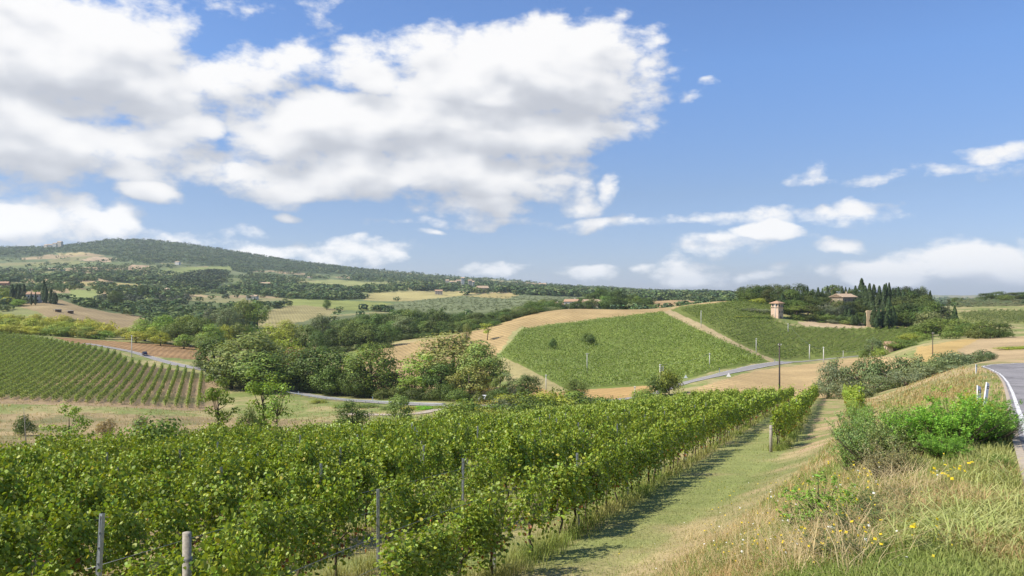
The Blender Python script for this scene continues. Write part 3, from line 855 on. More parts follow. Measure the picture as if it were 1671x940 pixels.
def tree(u, vtop, wpx, D, kind, color, name='tree', label=None, cat='tree', group=None, base=None, parts=True):
    """a tree at distance D in the direction of column u whose tip reaches image row vtop"""
    x, y, z = at(u, D)
    h = max((HZ - vtop) / F * D - z, .8)
    return tree_at(x, y, z - .05, h, wpx / F * D, kind, color, name, label, cat, group, parts)

# ---- big trees along the valley road
VAL = 'trees along the valley road'
for (u, vt, w, D, kd, c, lab) in [
 (352, 548, 70, 268, 'oak', 'dark', 'dark green tree at the left end of the roadside clump by the red strip'),
 (405, 543, 125, 250, 'poplar', 'silver', 'large pale green leafy tree leading the roadside clump on the left'),
 (430, 575, 95, 240, 'oak', 'mid', 'broad dark tree in front of the large pale tree beside the road bend'),
 (378, 585, 70, 243, 'oak', 'dark', 'dark low-branched tree hanging over the road just behind the thin acacias'),
 (468, 550, 70, 270, 'loose', 'yellow', 'thin yellow-green tree rising behind the left roadside clump'),
 (483, 566, 40, 262, 'thin', 'brown', 'sparse brownish half-bare tree in the middle of the roadside clump'),
 (452, 600, 60, 248, 'acacia', 'fresh', 'fresh green feathery tree beside the road left of the dark oaks'),
 (512, 566, 90, 243, 'oak', 'dark', 'darkest broad tree standing directly behind the first stretch of guardrail'),
 (552, 570, 80, 240, 'oak', 'dark', 'dark round tree second from the left behind the guardrail'),
 (538, 600, 55, 234, 'oak', 'mid', 'smaller mid green tree low in front of the dark roadside pair'),
 (606, 560, 88, 232, 'poplar', 'mid', 'tall conical grey-green tree in front of the ploughed field gap'),
 (582, 600, 60, 229, 'oak', 'dark', 'dark drooping tree close to the guardrail left of the conical tree'),
 (648, 606, 62, 232, 'oak', 'dark', 'low dark tree in the dip between the conical tree and the acacia'),
 (690, 578, 82, 230, 'acacia', 'acacia', 'bright green feathery acacia left of the tall silvery poplars'),
 (676, 612, 50, 224, 'acacia', 'fresh', 'lower light green acacia by the end of the guardrail'),
 (738, 542, 125, 238, 'poplar', 'silver', 'tallest silvery poplar in the middle of the valley'),
 (722, 590, 70, 226, 'oak', 'dark', 'dark tree under the tallest silvery poplar'),
 (784, 556, 82, 226, 'poplar', 'silver', 'second silvery poplar, just right of the tallest one'),
 (768, 594, 70, 220, 'loose', 'silver', 'loose pale willow-like tree in front of the silvery poplars'),
 (815, 600, 36, 214, 'acacia', 'mid', 'thin small tree at the right foot of the silvery poplars'),
 (832, 606, 30, 211, 'thin', 'greygreen', 'spindly pair-stemmed tree against the orange field'),
 (862, 610, 44, 207, 'oak', 'dark', 'small dark tree beside the slim pole at the left corner of the hill vineyard'),
 (940, 618, 40, 199, 'oak', 'mid', 'rounded green tree in front of the orange field strip'),
]:
    tree(u, vt, w, D, kd, c, 'broadleaf_tree', lab, 'tree', VAL)
for n_ in range(34):
    u = 338 + n_ * 14.6 + rng.uniform(-5, 5)
    D = float(np.interp(u, [330, 400, 480, 540, 620, 700, 780, 850], [286, 258, 246, 236, 221, 212, 205, 201])) + rng.uniform(0, 10)
    if 772 < u < 808: continue
    gv_ = HZ - F * at(u, D)[2] / D
    tree(u, gv_ - rng.uniform(14, 30), rng.uniform(26, 44), D, 'shrub', 'dark' if rng.random() < .6 else 'mid', 'undergrowth_bush', 'dark undergrowth bush under the trees along the valley road', 'bush', 'undergrowth along the valley road')
for n_ in range(26):
    u = 530 + n_ * 14 + rng.uniform(-4, 4)
    D = 446 + rng.uniform(-4, 6) + (0 if u < 800 else (u - 800) * .35)
    if u < 640: D = 412
    gv_ = HZ - F * at(u, D)[2] / D
    tree(u, gv_ - rng.uniform(8, 14), rng.uniform(18, 26), D, 'shrub', 'dark', 'undergrowth_bush', 'dark undergrowth bush at the front foot of the wooded belt', 'bush', 'undergrowth of the wooded belt')
# ---- small trees on the dry bank beyond the vines
BK = 'young trees on the dry bank'
for (u, vt, w, D, kd, c, lab) in [
 (358, 612, 66, 104, 'acacia', 'acacia', 'slender young acacia left of the pair on the dry bank'),
 (432, 602, 76, 108, 'acacia', 'acacia', 'taller bright green acacia in the pair on the dry bank'),
 (451, 622, 54, 104, 'thin', 'fresh', 'thin-stemmed acacia right of the tall bright one on the dry bank'),
 (112, 658, 76, 76, 'acacia', 'acacia', 'bushy light green acacia above the vines at the far left'),
 (574, 652, 58, 118, 'loose', 'dark', 'small dark tree standing alone on the dry grass slope'),
 (653, 642, 42, 128, 'loose', 'silver', 'small grey-leaved tree beside the gravel path'),
 (407, 664, 40, 100, 'loose', 'mid', 'low dark bush-like tree under the acacia pair'),
]:
    tree(u, vt, w, D, kd, c, 'young_tree', lab, 'tree', BK)
for (u, vt, w, D, c) in [(40, 676, 36, 148, 'dark'), (172, 682, 30, 150, 'brown'), (228, 676, 24, 160, 'greygreen')]:
    tree(u, vt, w, D, 'shrub', c, 'bush', {'brown': 'brownish half-dry scrub bush', 'dark': 'dark scrub bush', 'greygreen': 'grey-green scrub bush'}[c] + ' on the dry bank below the left vineyard', 'bush', 'scrub on the dry bank')
# bare saplings
for (u, vt, D, lab) in [(40, 664, 78, 'bare upright sapling on the dry bank at far left'), (184, 690, 76, 'thin leaning bare sapling on the dry bank'), (603, 664, 116, 'grey dead sapling beside the small dark tree')]:
    x, y, z = at(u, D); h = (HZ - vt) / F * D - z
    e = empty('bare_sapling', (x, y, z), 0, lab, 'tree', 'bare saplings on the dry bank')
    g_ = Geo(); g_.tube([(0, 0, -.1), (.02 * h, 0, .5 * h), (-.03 * h, .02 * h, h)], [.07, .05, .015], 6); g_.build('trunk', M['pale_bark'], e, True)
    for s in range(3):
        a = rng.uniform(0, 6.28); z0 = h * rng.uniform(.35, .8)
        b_ = Geo(); b_.tube([(0, 0, z0), (.12 * h * math.cos(a), .12 * h * math.sin(a), z0 + .14 * h)], [.025, .008], 5); b_.build('branch', M['pale_bark'], e, True)
# vigorous shrub rising over the vines
tree(262, 674, 110, 49, 'shrub', (.15, .225, .04), 'shrub', 'bright green leafy shrub rising above the vines on the left', 'shrub')
# bushes behind the vineyard's far edge
BV = 'bushes along the far edge of the vineyard'
for n_, (u, vt, w, D, c) in enumerate([(742, 660, 50, 112, 'fresh'), (774, 660, 50, 128, 'yellow'), (820, 654, 50, 132, 'greygreen'), (846, 648, 66, 138, 'mid'), (884, 646, 62, 142, 'yellow'), (922, 640, 64, 150, 'mid'), (955, 650, 50, 152, 'greygreen'),
     (725, 690, 60, 108, 'fresh'), (770, 676, 60, 118, 'fresh'), (820, 668, 70, 127, 'fresh'), (870, 662, 60, 134, 'mid'), (1092, 606, 20, 190, 'fresh'), (1076, 616, 20, 191, 'dark'), (1052, 640, 30, 187, 'fresh'), (985, 650, 34, 160, 'mid'), (781, 644, 1, 199, 'mid'), (802, 643, 1, 200, 'mid'), (750, 656, 50, 122, 'mid'), (800, 664, 46, 130, 'fresh'), (830, 650, 56, 135, 'yellow'), (866, 648, 60, 140, 'fresh'), (904, 645, 60, 146, 'yellow'), (938, 644, 50, 150, 'fresh'), (700, 690, 50, 104, 'yellow'), (800, 672, 60, 124, 'yellow'), (850, 664, 60, 130, 'fresh'), (900, 656, 60, 138, 'fresh')]):
    e = tree(u, vt - 6, w + 22, D, 'shrub', c, 'bush', {'fresh': 'light green bush', 'yellow': 'yellow-green bush', 'greygreen': 'grey-green bush', 'mid': 'mid green bush', 'dark': 'dark bush'}[c] + ' in the thicket between the vineyard and the valley road', 'bush', BV)
# roadside scrub below the guardrail
for (u, vt, w, D, c) in [(560, 660, 40, 199, 'fresh'), (600, 660, 44, 197, 'mid'), (636, 664, 36, 190, 'mid'), (690, 662, 34, 187, 'vivid'), (668, 664, 30, 187, 'lime'), (712, 662, 30, 189, 'fresh'), (520, 652, 30, 212, 'yellow')]:
    tree(u, vt, w, D, 'shrub', c, 'bush', 'low scrub bush on the verge below the guardrail', 'bush', 'scrub below the guardrail')
# ---- pale poplars and willows left of the road
PO = 'pale poplars behind the red ploughed strip'
for (u, vt, w, D, kd, c) in [(206, 534, 40, 405, 'loose', 'yellow'), (236, 520, 44, 400, 'poplar', 'fresh'), (252, 532, 40, 392, 'poplar', 'yellow'), (270, 514, 46, 398, 'poplar', 'fresh'), (288, 524, 46, 390, 'poplar', 'mid'), (306, 514, 48, 398, 'poplar', 'fresh'), (328, 516, 46, 392, 'loose', 'mid'), (346, 528, 44, 382, 'poplar', 'fresh'), (222, 540, 36, 385, 'loose', 'lime'), (262, 542, 30, 378, 'loose', 'yellow'), (300, 545, 34, 372, 'loose', 'fresh'), (334, 548, 36, 366, 'oak', 'mid'),
    (365, 530, 40, 396, 'loose', 'yellow'), (392, 526, 44, 400, 'loose', 'mid'), (412, 530, 40, 410, 'oak', 'mid'), (440, 528, 50, 420, 'loose', 'yellow'), (470, 522, 46, 430, 'poplar', 'yellow'), (500, 530, 40, 430, 'oak', 'mid'), (525, 512, 36, 450, 'loose', 'greygreen'), (372, 500, 34, 520, 'oak', 'greygreen'), (398, 488, 40, 560, 'oak', 'mid'), (420, 490, 36, 560, 'loose', 'fresh'), (345, 502, 26, 560, 'loose', 'greygreen'), (385, 508, 30, 540, 'loose', 'greygreen')]:
    tree(u, vt, w, D, kd, c, 'poplar_tree' if kd == 'poplar' else 'broadleaf_tree', {'yellow': 'yellow-green', 'fresh': 'light green', 'mid': 'mid green', 'lime': 'lime green', 'brown': 'brownish thin', 'greygreen': 'grey-green'}[c] + (' poplar' if kd == 'poplar' else ' tree') + ' in the pale row behind the red ploughed strip', 'tree', PO)
# ---- orchard row above the left vineyard
for r_, (D, vt0, n) in enumerate([(398, 527, 13), (420, 517, 13), (445, 511, 11)]):
    for q in range(n):
        u = -10 + q * 15.0 + r_ * 5 + rng.uniform(-3, 3)
        vt = vt0 + (u / 180.) * 10 + rng.uniform(-3, 3)
        tree(u, vt, 33 * rng.uniform(.85, 1.15), D, 'oak' if q % 3 else 'shrub', 'lime' if rng.random() < .45 else 'yellow' if rng.random() < .7 else 'fresh', 'orchard_tree', 'yellow-green orchard tree in the %s row above the left vineyard' % ['front', 'middle', 'back'][r_], 'tree', 'orchard trees above the left vineyard', parts=True)
# ---- dark wooded belt behind the ploughed ridge
BELT = 'trees in the dark wooded belt'
bu = [(545, 580, 524), (580, 585, 520), (620, 575, 512), (660, 560, 508), (700, 551, 508), (740, 546, 510), (780, 538, 510), (820, 524, 508), (860, 512, 497)]
def belt(u, j): return np.interp(u, [b[0] for b in bu], [b[j] for b in bu])
for row in range(3):
    for u in np.arange(520 + row * 7, 905, 15.5):
        uu = u + rng.uniform(-4, 4)
        D = [455, 480, 510][row] + (0 if uu < 800 else (uu - 800) * .35)
        if row == 0 and uu < 640: D = 420
        vt = belt(uu, 2) + rng.uniform(-4, 5) + [6, 2, -1][row]
        if row == 0: vt += 6
        tree(uu, vt, rng.uniform(28, 40), D, 'oak', 'dark' if rng.random() < .65 else ('mid' if rng.random() < .7 else 'greygreen'), 'broadleaf_tree', 'dark broadleaf tree in the %s rank of the wooded belt behind the ridge' % ['front', 'middle', 'back'][row], 'tree', BELT)
for (u, vt, w, D, kd, c, lab) in [(762, 527, 15, 400, 'olive', 'silver', 'small round grey tree alone on the ploughed ridge'), (795, 527, 23, 398, 'thin', 'yellow', 'small yellowish tree on the ploughed ridge beside the grey one'),
   (960, 543, 26, 352, 'shrub', 'dark', 'larger of two round bushes in the middle of the hill vineyard'), (902, 551, 17, 345, 'shrub', 'dark', 'smaller of two round bushes in the hill vineyard'),
   (533, 488, 13, 760, 'oak', 'dark', 'lone dark tree in the tan field at the left'), (187, 474, 24, 700, 'oak', 'dark', 'large round dark tree alone on the left hillside'), (231, 465, 13, 860, 'oak', 'dark', 'dark tree next to a tiny cypress on the left hillside'), (241, 462, 4, 860, 'cypress', 'cypress', 'tiny lone cypress on the left hillside')]:
    tree(u, vt, w, D, kd, c, 'lone_bush' if kd == 'shrub' else 'lone_tree', lab, 'bush' if kd == 'shrub' else 'tree')
# ---- grove with houses on the mid ridge
GR = 'trees round the houses on the middle ridge'
for q in range(44):
    u = 866 + (q % 22) * 9.2 + rng.uniform(-3, 3); back = q >= 22
    D = 640 + (60 if back else 0) - 20 * rng.random()
    if u < 955:
        vt = 494 + rng.uniform(-4, 3) if not back else 490 + rng.uniform(-3, 3)
        vt -= max(0, (u - 900)) * .05
    else:
        vt = np.interp(u, [955, 975, 1010, 1040, 1055, 1068], [484, 470, 474, 483, 482, 489]) + rng.uniform(-2, 4) + (0 if back else 9)
    if not back and 895 < u < 985 and q % 3 == 0: continue
    tree(u, vt, rng.uniform(18, 28), D, 'oak', 'dark' if rng.random() < .7 else 'mid', 'broadleaf_tree', 'dark round tree in the %s of the grove with houses on the middle ridge' % ('back' if back else 'front'), 'tree', GR)
# ---- villa hill
VH = 'trees on the villa hill'
for (u, vt, w, D, kd, c) in [
  (1215, 469, 24, 520, 'oak', 'dark'), (1232, 466, 28, 515, 'oak', 'mid'), (1250, 467, 26, 510, 'oak', 'dark'), (1266, 465, 26, 505, 'oak', 'mid'), (1225, 478, 24, 500, 'oak', 'mid'), (1246, 478, 24, 500, 'shrub', 'fresh'), (1236, 486, 26, 480, 'shrub', 'yellow'),
  (1292, 474, 30, 455, 'oak', 'mid'), (1284, 466, 22, 490, 'loose', 'mid'), (1305, 464, 26, 480, 'oak', 'dark'), (1322, 474, 24, 470, 'oak', 'dark'), (1300, 490, 32, 440, 'oak', 'fresh'), (1318, 500, 36, 432, 'pine', 'mid'), (1300, 500, 30, 430, 'pine', 'fresh'), (1335, 504, 26, 432, 'olive', 'fresh'),
  (1346, 478, 22, 475, 'loose', 'greygreen'), (1352, 492, 34, 445, 'olive', 'olive'), (1370, 496, 28, 436, 'olive', 'olive'), (1340, 497, 22, 448, 'olive', 'olive'), (1384, 500, 22, 440, 'oak', 'dark'), (1358, 466, 24, 505, 'pine', 'mid'),
  (1392, 505, 24, 436, 'loose', 'fresh'), (1402, 498, 26, 440, 'oak', 'mid'), (1398, 482, 18, 462, 'oak', 'bluegreen'),
  (1462, 490, 40, 440, 'oak', 'mid'), (1478, 484, 44, 445, 'oak', 'dark'), (1496, 488, 44, 440, 'oak', 'mid'), (1470, 508, 44, 428, 'oak', 'mid'), (1490, 510, 44, 425, 'oak', 'dark'), (1450, 505, 30, 430, 'loose', 'fresh'),
  (1462, 470, 22, 500, 'oak', 'bluegreen'), (1480, 469, 22, 505, 'oak', 'bluegreen'), (1497, 472, 20, 500, 'oak', 'bluegreen'), (1506, 469, 18, 500, 'oak', 'greygreen'), (1448, 472, 20, 490, 'oak', 'bluegreen'),
  (1528, 494, 30, 410, 'oak', 'mid'), (1520, 510, 40, 380, 'loose', 'greygreen'), (1540, 500, 30, 400, 'cone', 'bluegreen'), (1534, 520, 40, 340, 'loose', 'mid'), (1512, 528, 36, 345, 'loose', 'mid'), (1548, 488, 14, 430, 'cone', 'greygreen'), (1565, 522, 36, 320, 'oak', 'mid'), (1580, 528, 34, 300, 'oak', 'dark'), (1602, 524, 40, 290, 'oak', 'mid'), (1630, 528, 38, 290, 'oak', 'dark'), (1616, 534, 36, 280, 'shrub', 'dark'), (1592, 536, 34, 282, 'shrub', 'mid'), (1645, 540, 22, 285, 'shrub', 'dark'), (1550, 536, 34, 290, 'shrub', 'mid'),
  (1500, 540, 26, 330, 'shrub', 'fresh'), (1485, 545, 30, 325, 'loose', 'yellow'), (1470, 556, 38, 290, 'oak', 'mid'), (1490, 560, 30, 280, 'shrub', 'mid'), (1424, 552, 24, 285, 'loose', 'greygreen'), (1436, 566, 26, 280, 'shrub', 'fresh'), (1410, 568, 16, 285, 'shrub', 'mid'),
  (1368, 491, 26, 440, 'oak', 'mid'), (1386, 494, 24, 440, 'oak', 'dark'), (1475, 472, 30, 485, 'oak', 'dark'), (1494, 474, 28, 480, 'oak', 'bluegreen'), (1510, 482, 26, 460, 'oak', 'mid'), (1240, 470, 30, 500, 'oak', 'dark'), (1220, 472, 26, 505, 'oak', 'mid'), (1296, 482, 26, 462, 'oak', 'dark'), (1326, 486, 26, 456, 'loose', 'mid'),
  (1288, 492, 30, 442, 'oak', 'dark'), (1330, 490, 30, 452, 'oak', 'mid'), (1312, 484, 30, 458, 'oak', 'mid'), (1345, 486, 24, 462, 'oak', 'dark'), (1336, 478, 22, 472, 'oak', 'dark'), (1284, 480, 26, 462, 'oak', 'mid'), (1272, 472, 24, 480, 'oak', 'dark'), (1256, 474, 26, 485, 'oak', 'mid'), (1364, 499, 26, 434, 'olive', 'olive'), (1350, 503, 26, 432, 'olive', 'olive'), (1380, 499, 22, 434, 'oak', 'bluegreen'), (1394, 494, 22, 444, 'oak', 'mid'), (1404, 488, 24, 450, 'oak', 'dark'), (1362, 474, 20, 490, 'oak', 'mid'), (1390, 474, 20, 488, 'oak', 'mid'), (1345, 510, 30, 428, 'shrub', 'mid'), (1322, 512, 30, 427, 'shrub', 'dark'), (1300, 512, 26, 428, 'shrub', 'mid'), (1368, 512, 24, 427, 'shrub', 'dark'), (1392, 514, 22, 426, 'shrub', 'mid'), (1404, 516, 20, 425, 'shrub', 'dark'), (1476, 496, 46, 432, 'oak', 'dark'), (1500, 502, 40, 424, 'oak', 'mid'), (1514, 492, 30, 430, 'oak', 'mid'), (1462, 500, 34, 432, 'oak', 'mid'), (1486, 478, 30, 470, 'oak', 'dark'),
  (1355, 520, 20, 424, 'shrub', 'olive'), (1378, 522, 22, 424, 'shrub', 'silver'), (1390, 524, 20, 424, 'shrub', 'silver'), (1340, 524, 14, 424, 'shrub', 'mid'), (1308, 516, 14, 426, 'shrub', 'mid'), (1296, 520, 10, 425, 'shrub', 'dark')]:
    noun = 'shrub' if kd == 'shrub' else 'olive tree' if kd == 'olive' else 'umbrella-shaped pine' if kd == 'pine' else 'conifer' if kd == 'cone' else 'broadleaf tree'
    tone_ = {'dark': 'dark green', 'mid': 'mid green', 'fresh': 'fresh green', 'yellow': 'yellow-green', 'greygreen': 'grey-green', 'olive': 'grey', 'bluegreen': 'bluish dark', 'silver': 'silvery'}[c]
    where = 'left of the pink tower house' if u < 1262 else 'between the pink tower house and the stone villa' if u < 1352 else 'below the stone villa' if u < 1408 and vt > 481 else 'behind the stone villa' if u < 1410 else 'below the hill by the valley road' if D < 300 and u < 1500 else 'on the right shoulder of the villa hill' if u < 1515 else 'in the thicket right of the villa hill'
    if kd in ('oak', 'loose', 'pine'): w *= 1.22; vt -= 2
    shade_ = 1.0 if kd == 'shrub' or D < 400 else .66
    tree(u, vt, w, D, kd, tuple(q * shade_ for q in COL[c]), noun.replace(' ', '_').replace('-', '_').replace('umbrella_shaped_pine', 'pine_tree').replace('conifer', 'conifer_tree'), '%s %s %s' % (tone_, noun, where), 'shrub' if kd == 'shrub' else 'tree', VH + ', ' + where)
CY = 'cypresses on the villa hill'
for n_, (u, vt, w, D) in enumerate([(1277, 478, 13, 452), (1270, 483, 10, 455), (1335, 469, 9, 470), (1318, 467, 7, 480), (1342, 471, 7, 480), (1350, 466, 7, 490), (1330, 480, 12, 455), (1310, 478, 12, 462), (1374, 466, 6, 500), (1380, 468, 6, 500), (1386, 469, 6, 500), (1396, 466, 10, 480), (1406, 454, 15, 478), (1412, 466, 11, 470), (1419, 462, 11, 462), (1426, 464, 12, 462), (1435, 466, 11, 462), (1443, 464, 11, 460), (1446, 462, 9, 462), (1451, 461, 9, 465), (1457, 470, 9, 470), (1414, 476, 11, 445), (1422, 474, 12, 440), (1432, 478, 12, 438), (1442, 480, 12, 436), (1450, 484, 13, 434), (1426, 498, 11, 417), (1434, 502, 11, 415), (1441, 500, 10, 416), (1449, 496, 12, 416), (1457, 500, 12, 416),
     (1391, 513, 7, 421), (1397, 511, 8, 421), (1412, 508, 7, 421), (1386, 503, 8, 428), (1380, 503, 8, 430), (1430, 514, 8, 413), (1446, 512, 9, 414), (1376, 470, 5, 510), (1302, 474, 8, 476), (1312, 470, 7, 482), (1326, 472, 8, 478), (1354, 478, 8, 468), (1360, 472, 7, 486), (1296, 486, 9, 452), (1466, 468, 9, 472), (1474, 472, 9, 470), (1484, 470, 8, 478), (1468, 480, 9, 455), (1363, 468, 5, 510), (1518, 474, 7, 500), (1558, 499, 11, 372), (1511, 478, 7, 500), (1288, 467, 5, 500), (1295, 468, 5, 505)]):
    where = 'left of the villa' if u < 1360 else 'behind the villa' if u < 1400 and vt < 480 else 'in front of the stone gateway' if vt > 495 and u < 1460 else 'in the dense cluster right of the villa' if u < 1470 else 'at the right end of the villa hill'
    lab = 'dark narrow cypress ' + where
    if (u, vt) == (1406, 454): lab = 'tallest and thickest cypress on the skyline, right of the villa'
    if (u, vt) == (1558, 499): lab = 'lone conical cypress in the thicket right of the villa hill'
    tree(u, vt, w * 1.1, D, 'cypress', 'cypress', 'cypress_tree', lab, 'cypress', CY + ' ' + where)
# shrubbery left of the tower house
for (u, vt, w, D, c) in [(1212, 503, 26, 440, 'olive'), (1228, 502, 28, 438, 'olive'), (1246, 503, 26, 436, 'olive'), (1258, 505, 20, 438, 'olive'), (1246, 517, 26, 422, 'fresh'), (1232, 521, 26, 418, 'fresh'), (1220, 525, 24, 414, 'yellow'), (1206, 530, 24, 410, 'yellow')]:
    tree(u, vt, w, D, 'shrub', c, 'shrub', {'olive': 'grey-blue rounded shrub', 'fresh': 'light green reedy shrub', 'yellow': 'yellow-green reedy shrub'}[c] + ' left of the pink tower house', 'shrub', 'shrubs left of the tower house')
# ---- trees on the far right skyline
for (u, vt, w, D, c) in [(1562, 485, 22, 640, 'dark'), (1608, 478, 26, 660, 'dark'), (1628, 475, 30, 660, 'dark'), (1650, 477, 28, 660, 'dark'), (1668, 476, 26, 660, 'dark'), (1690, 475, 30, 660, 'dark'), (1640, 481, 26, 640, 'mid'), (1600, 484, 20, 650, 'dark')]:
    tree(u, vt, w, D, 'oak', c, 'broadleaf_tree', 'dark rounded tree on the skyline above the right-hand olive grove' if u > 1590 else 'single rounded tree on the skyline right of the villa hill', 'tree', 'trees on the right skyline')
for r_, D in enumerate(np.linspace(560, 640, 6)):
    for u in np.arange(1566 + (r_ % 2) * 5, 1690, 11.0):
        tree(u + rng.uniform(-2, 2), 497 - r_ * 2.0 + rng.uniform(-1, 1), 11, D, 'olive', 'olive', 'olive_tree', 'small grey-green olive tree in the grove at the right edge', 'tree', 'olive trees in the right-hand grove')
# ---- cypress house on the left
for (u, vt, w, D) in [(20, 464, 9, 640), (28, 463, 9, 642), (32, 464, 8, 640), (39, 463, 9, 640), (72, 456, 10, 635), (75, 466, 7, 632), (83, 472, 8, 630), (88, 476, 7, 628), (91, 477, 7, 628), (51, 476, 4, 615), (58, 476, 4, 615)]:
    tree(u, vt, w, D, 'cypress', 'cypress', 'cypress_tree', 'tallest cypress beside the pink-roofed house on the left hill' if u == 72 else 'small dark cypress around the pink-roofed house on the left hill', 'cypress', 'cypresses round the house on the left hill')
for (u, vt, w, D, c) in [(5, 470, 30, 650, 'fresh'), (12, 484, 24, 620, 'lime'), (30, 488, 22, 610, 'fresh'), (60, 473, 14, 655, 'mid'), (-12, 480, 30, 630, 'mid')]:
    tree(u, vt, w, D, 'oak', c, 'broadleaf_tree', 'bright green bushy tree left of the pink-roofed house', 'tree', 'trees left of the pink-roofed house')
# ---- olive-like scrub belt at the end of the near vineyard
SC = 'grey-green bushes at the end of the vineyard'
for (u, vt, w, D) in [(1352, 592, 46, 152), (1372, 583, 50, 156), (1398, 586, 54, 152), (1425, 580, 60, 152), (1455, 582, 58, 148), (1484, 580, 60, 146), (1512, 578, 58, 146), (1540, 574, 54, 150), (1565, 572, 50, 154), (1588, 574, 44, 158), (1608, 570, 36, 162), (1385, 612, 54, 140), (1430, 610, 60, 136), (1478, 604, 62, 134), (1525, 598, 60, 136), (1350, 622, 40, 146), (1565, 594, 46, 142),(1402, 626, 50, 130)]:
    tree(u, vt, w, D, 'olive' if (u // 10) % 2 else 'shrub', 'greygreen' if (u // 10) % 3 else 'olive', 'olive_bush', 'grey-green olive-like bush in the belt across the end of the near vineyard', 'bush', SC)
for (u, vt, w, D) in [(1645, 574, 44, 215), (1668, 568, 40, 215), (1690, 566, 40, 215)]:
    tree(u, vt, w, D, 'shrub', 'yellow', 'bush', 'yellow-green bush behind the far bend of the road', 'bush', 'bushes behind the road bend')
tree(1118, 1, 1, 1, 'oak', 'dark') if False else None

# ------------------------------------------------------------------ far woods and hedges (too many to count)
def far_template(n, seed, conic=False):
    global rng
    keep = rng; rng = np.random.default_rng(seed)
    d = unit(n)
    P = d * np.array([.5, .5, .42]) * rng.uniform(.6, 1, (n, 1)) + np.array([0, 0, .52])
    if conic: P[:, :2] *= (1.15 - P[:, 2:3]) * 1.0
    N = d + unit(n) * .5
    V, f, o = leaf_quads(P, N, rng.uniform(.2, .38, n), .9)
    c = tint(n, .22, .06)[o]
    rng = keep
    return V, f, c
FT = [far_template(46, s) for s in range(6)]
FTL = [far_template(20, s + 20) for s in range(6)]
def scatter(name, pts, h, w, cols, label, cat, lo=False, templates=None):
    G = templates or (FTL if lo else FT)
    VV = []; FF = []; CC = []; base = 0
    which = rng.integers(0, len(G), len(pts)); ang = rng.uniform(0, 6.283, len(pts))
    for t in range(len(G)):
        s = np.where(which == t)[0]
        if not len(s): continue
        V, f, c = G[t]
        ca, sa = np.cos(ang[s])[:, None], np.sin(ang[s])[:, None]
        X = (V[None, :, 0] * ca - V[None, :, 1] * sa) * w[s][:, None] + pts[s, 0][:, None]
        Y = (V[None, :, 0] * sa + V[None, :, 1] * ca) * w[s][:, None] + pts[s, 1][:, None]
        Z = V[None, :, 2] * h[s][:, None] + pts[s, 2][:, None]
        VV.append(np.stack([X, Y, Z], -1).reshape(-1, 3))
        FF.append((f[None] + (np.arange(len(s)) * len(V))[:, None, None]).reshape(-1, 4) + base)
        CC.append((c[None] * cols[s][:, None]).reshape(-1, 3))
        base += len(s) * len(V)
    o = mk(name, np.concatenate(VV), np.concatenate(FF), np.zeros((0, 3), int), np.concatenate(CC), M['far_leaf'])
    return tag(o, label, cat, None, 'stuff')
M['far_leaf'] = leaf_mat('distant_leaves', .15, .8, .1, objcol=False)
gu = CU + F * gx / np.maximum(gy, 1e-3); gv = HZ - F * gz / np.maximum(gy, 1e-3)
vis = (Eg >= Emax - .006).ravel() & (gy > 540) & (gy < 5200) & (gu > -60) & (gu < 1735)
cand = np.where(vis)[0]
n_all = len(cand)
cu, cv_ = gu[cand], gv[cand]
patch = fbm(gx[cand] / 110., gy[cand] / 150., 4)
hedge = np.abs(fbm(gx[cand] / 170. + 31, gy[cand] / 220. + 4, 3) - .5)
pk = np.where(patch > .585, .12, .0) + np.where(hedge < .014, .16, 0) + .006
for poly, (d0, d1), f in WOODS:
    ins = inpoly(cu, cv_, poly) & (gy[cand] > d0) & (gy[cand] < d1)
    pk = np.where(ins, np.maximum(pk, .34 * f), pk)
# open fields stay open
for (nm, c_, ns, var, (d0, d1), poly) in AREAS:
    if nm in ('meadow', 'olive_field', 'ploughed_field') and d1 > 600:
        ins = inpoly(cu, cv_, poly) & (gy[cand] > d0) & (gy[cand] < d1)
        pk = np.where(ins, .0, pk)
# cell size compensation: cells grow with distance
pk = pk * np.clip((gy[cand] / 1500.), .35, 1.0)
sel = cand[rng.random(n_all) < pk]
pts = np.stack([gx[sel] + rng.normal(0, 3, len(sel)), gy[sel] + rng.normal(0, 6, len(sel)), gz[sel] - .3], 1)
pts[:, 2] = zt(pts[:, 0], pts[:, 1]) - .3
d_ = pts[:, 1]
h_ = rng.uniform(5, 11, len(sel)) * np.clip(d_ / 1200, .7, 1.25); w_ = h_ * rng.uniform(1.1, 1.9, len(sel))
base_ = np.array([(.075, .120, .045), (.10, .15, .052), (.13, .175, .062), (.075, .11, .055), (.16, .19, .075)])[rng.integers(0, 5, len(sel))] * rng.uniform(.85, 1.15, (len(sel), 1))
in_dark = inpoly(CU + F * pts[:, 0] / pts[:, 1], HZ - F * pts[:, 2] / pts[:, 1], WOODS[1][0])
base_[in_dark] *= .62
nr = d_ < 1500
scatter('woodland', pts[nr], h_[nr], w_[nr], base_[nr], 'scattered trees and hedges over the middle-distance hillsides', 'woodland')
scatter('woodland', pts[~nr], h_[~nr], w_[~nr], base_[~nr], 'dense woods covering the long distant ridge', 'woodland', True)
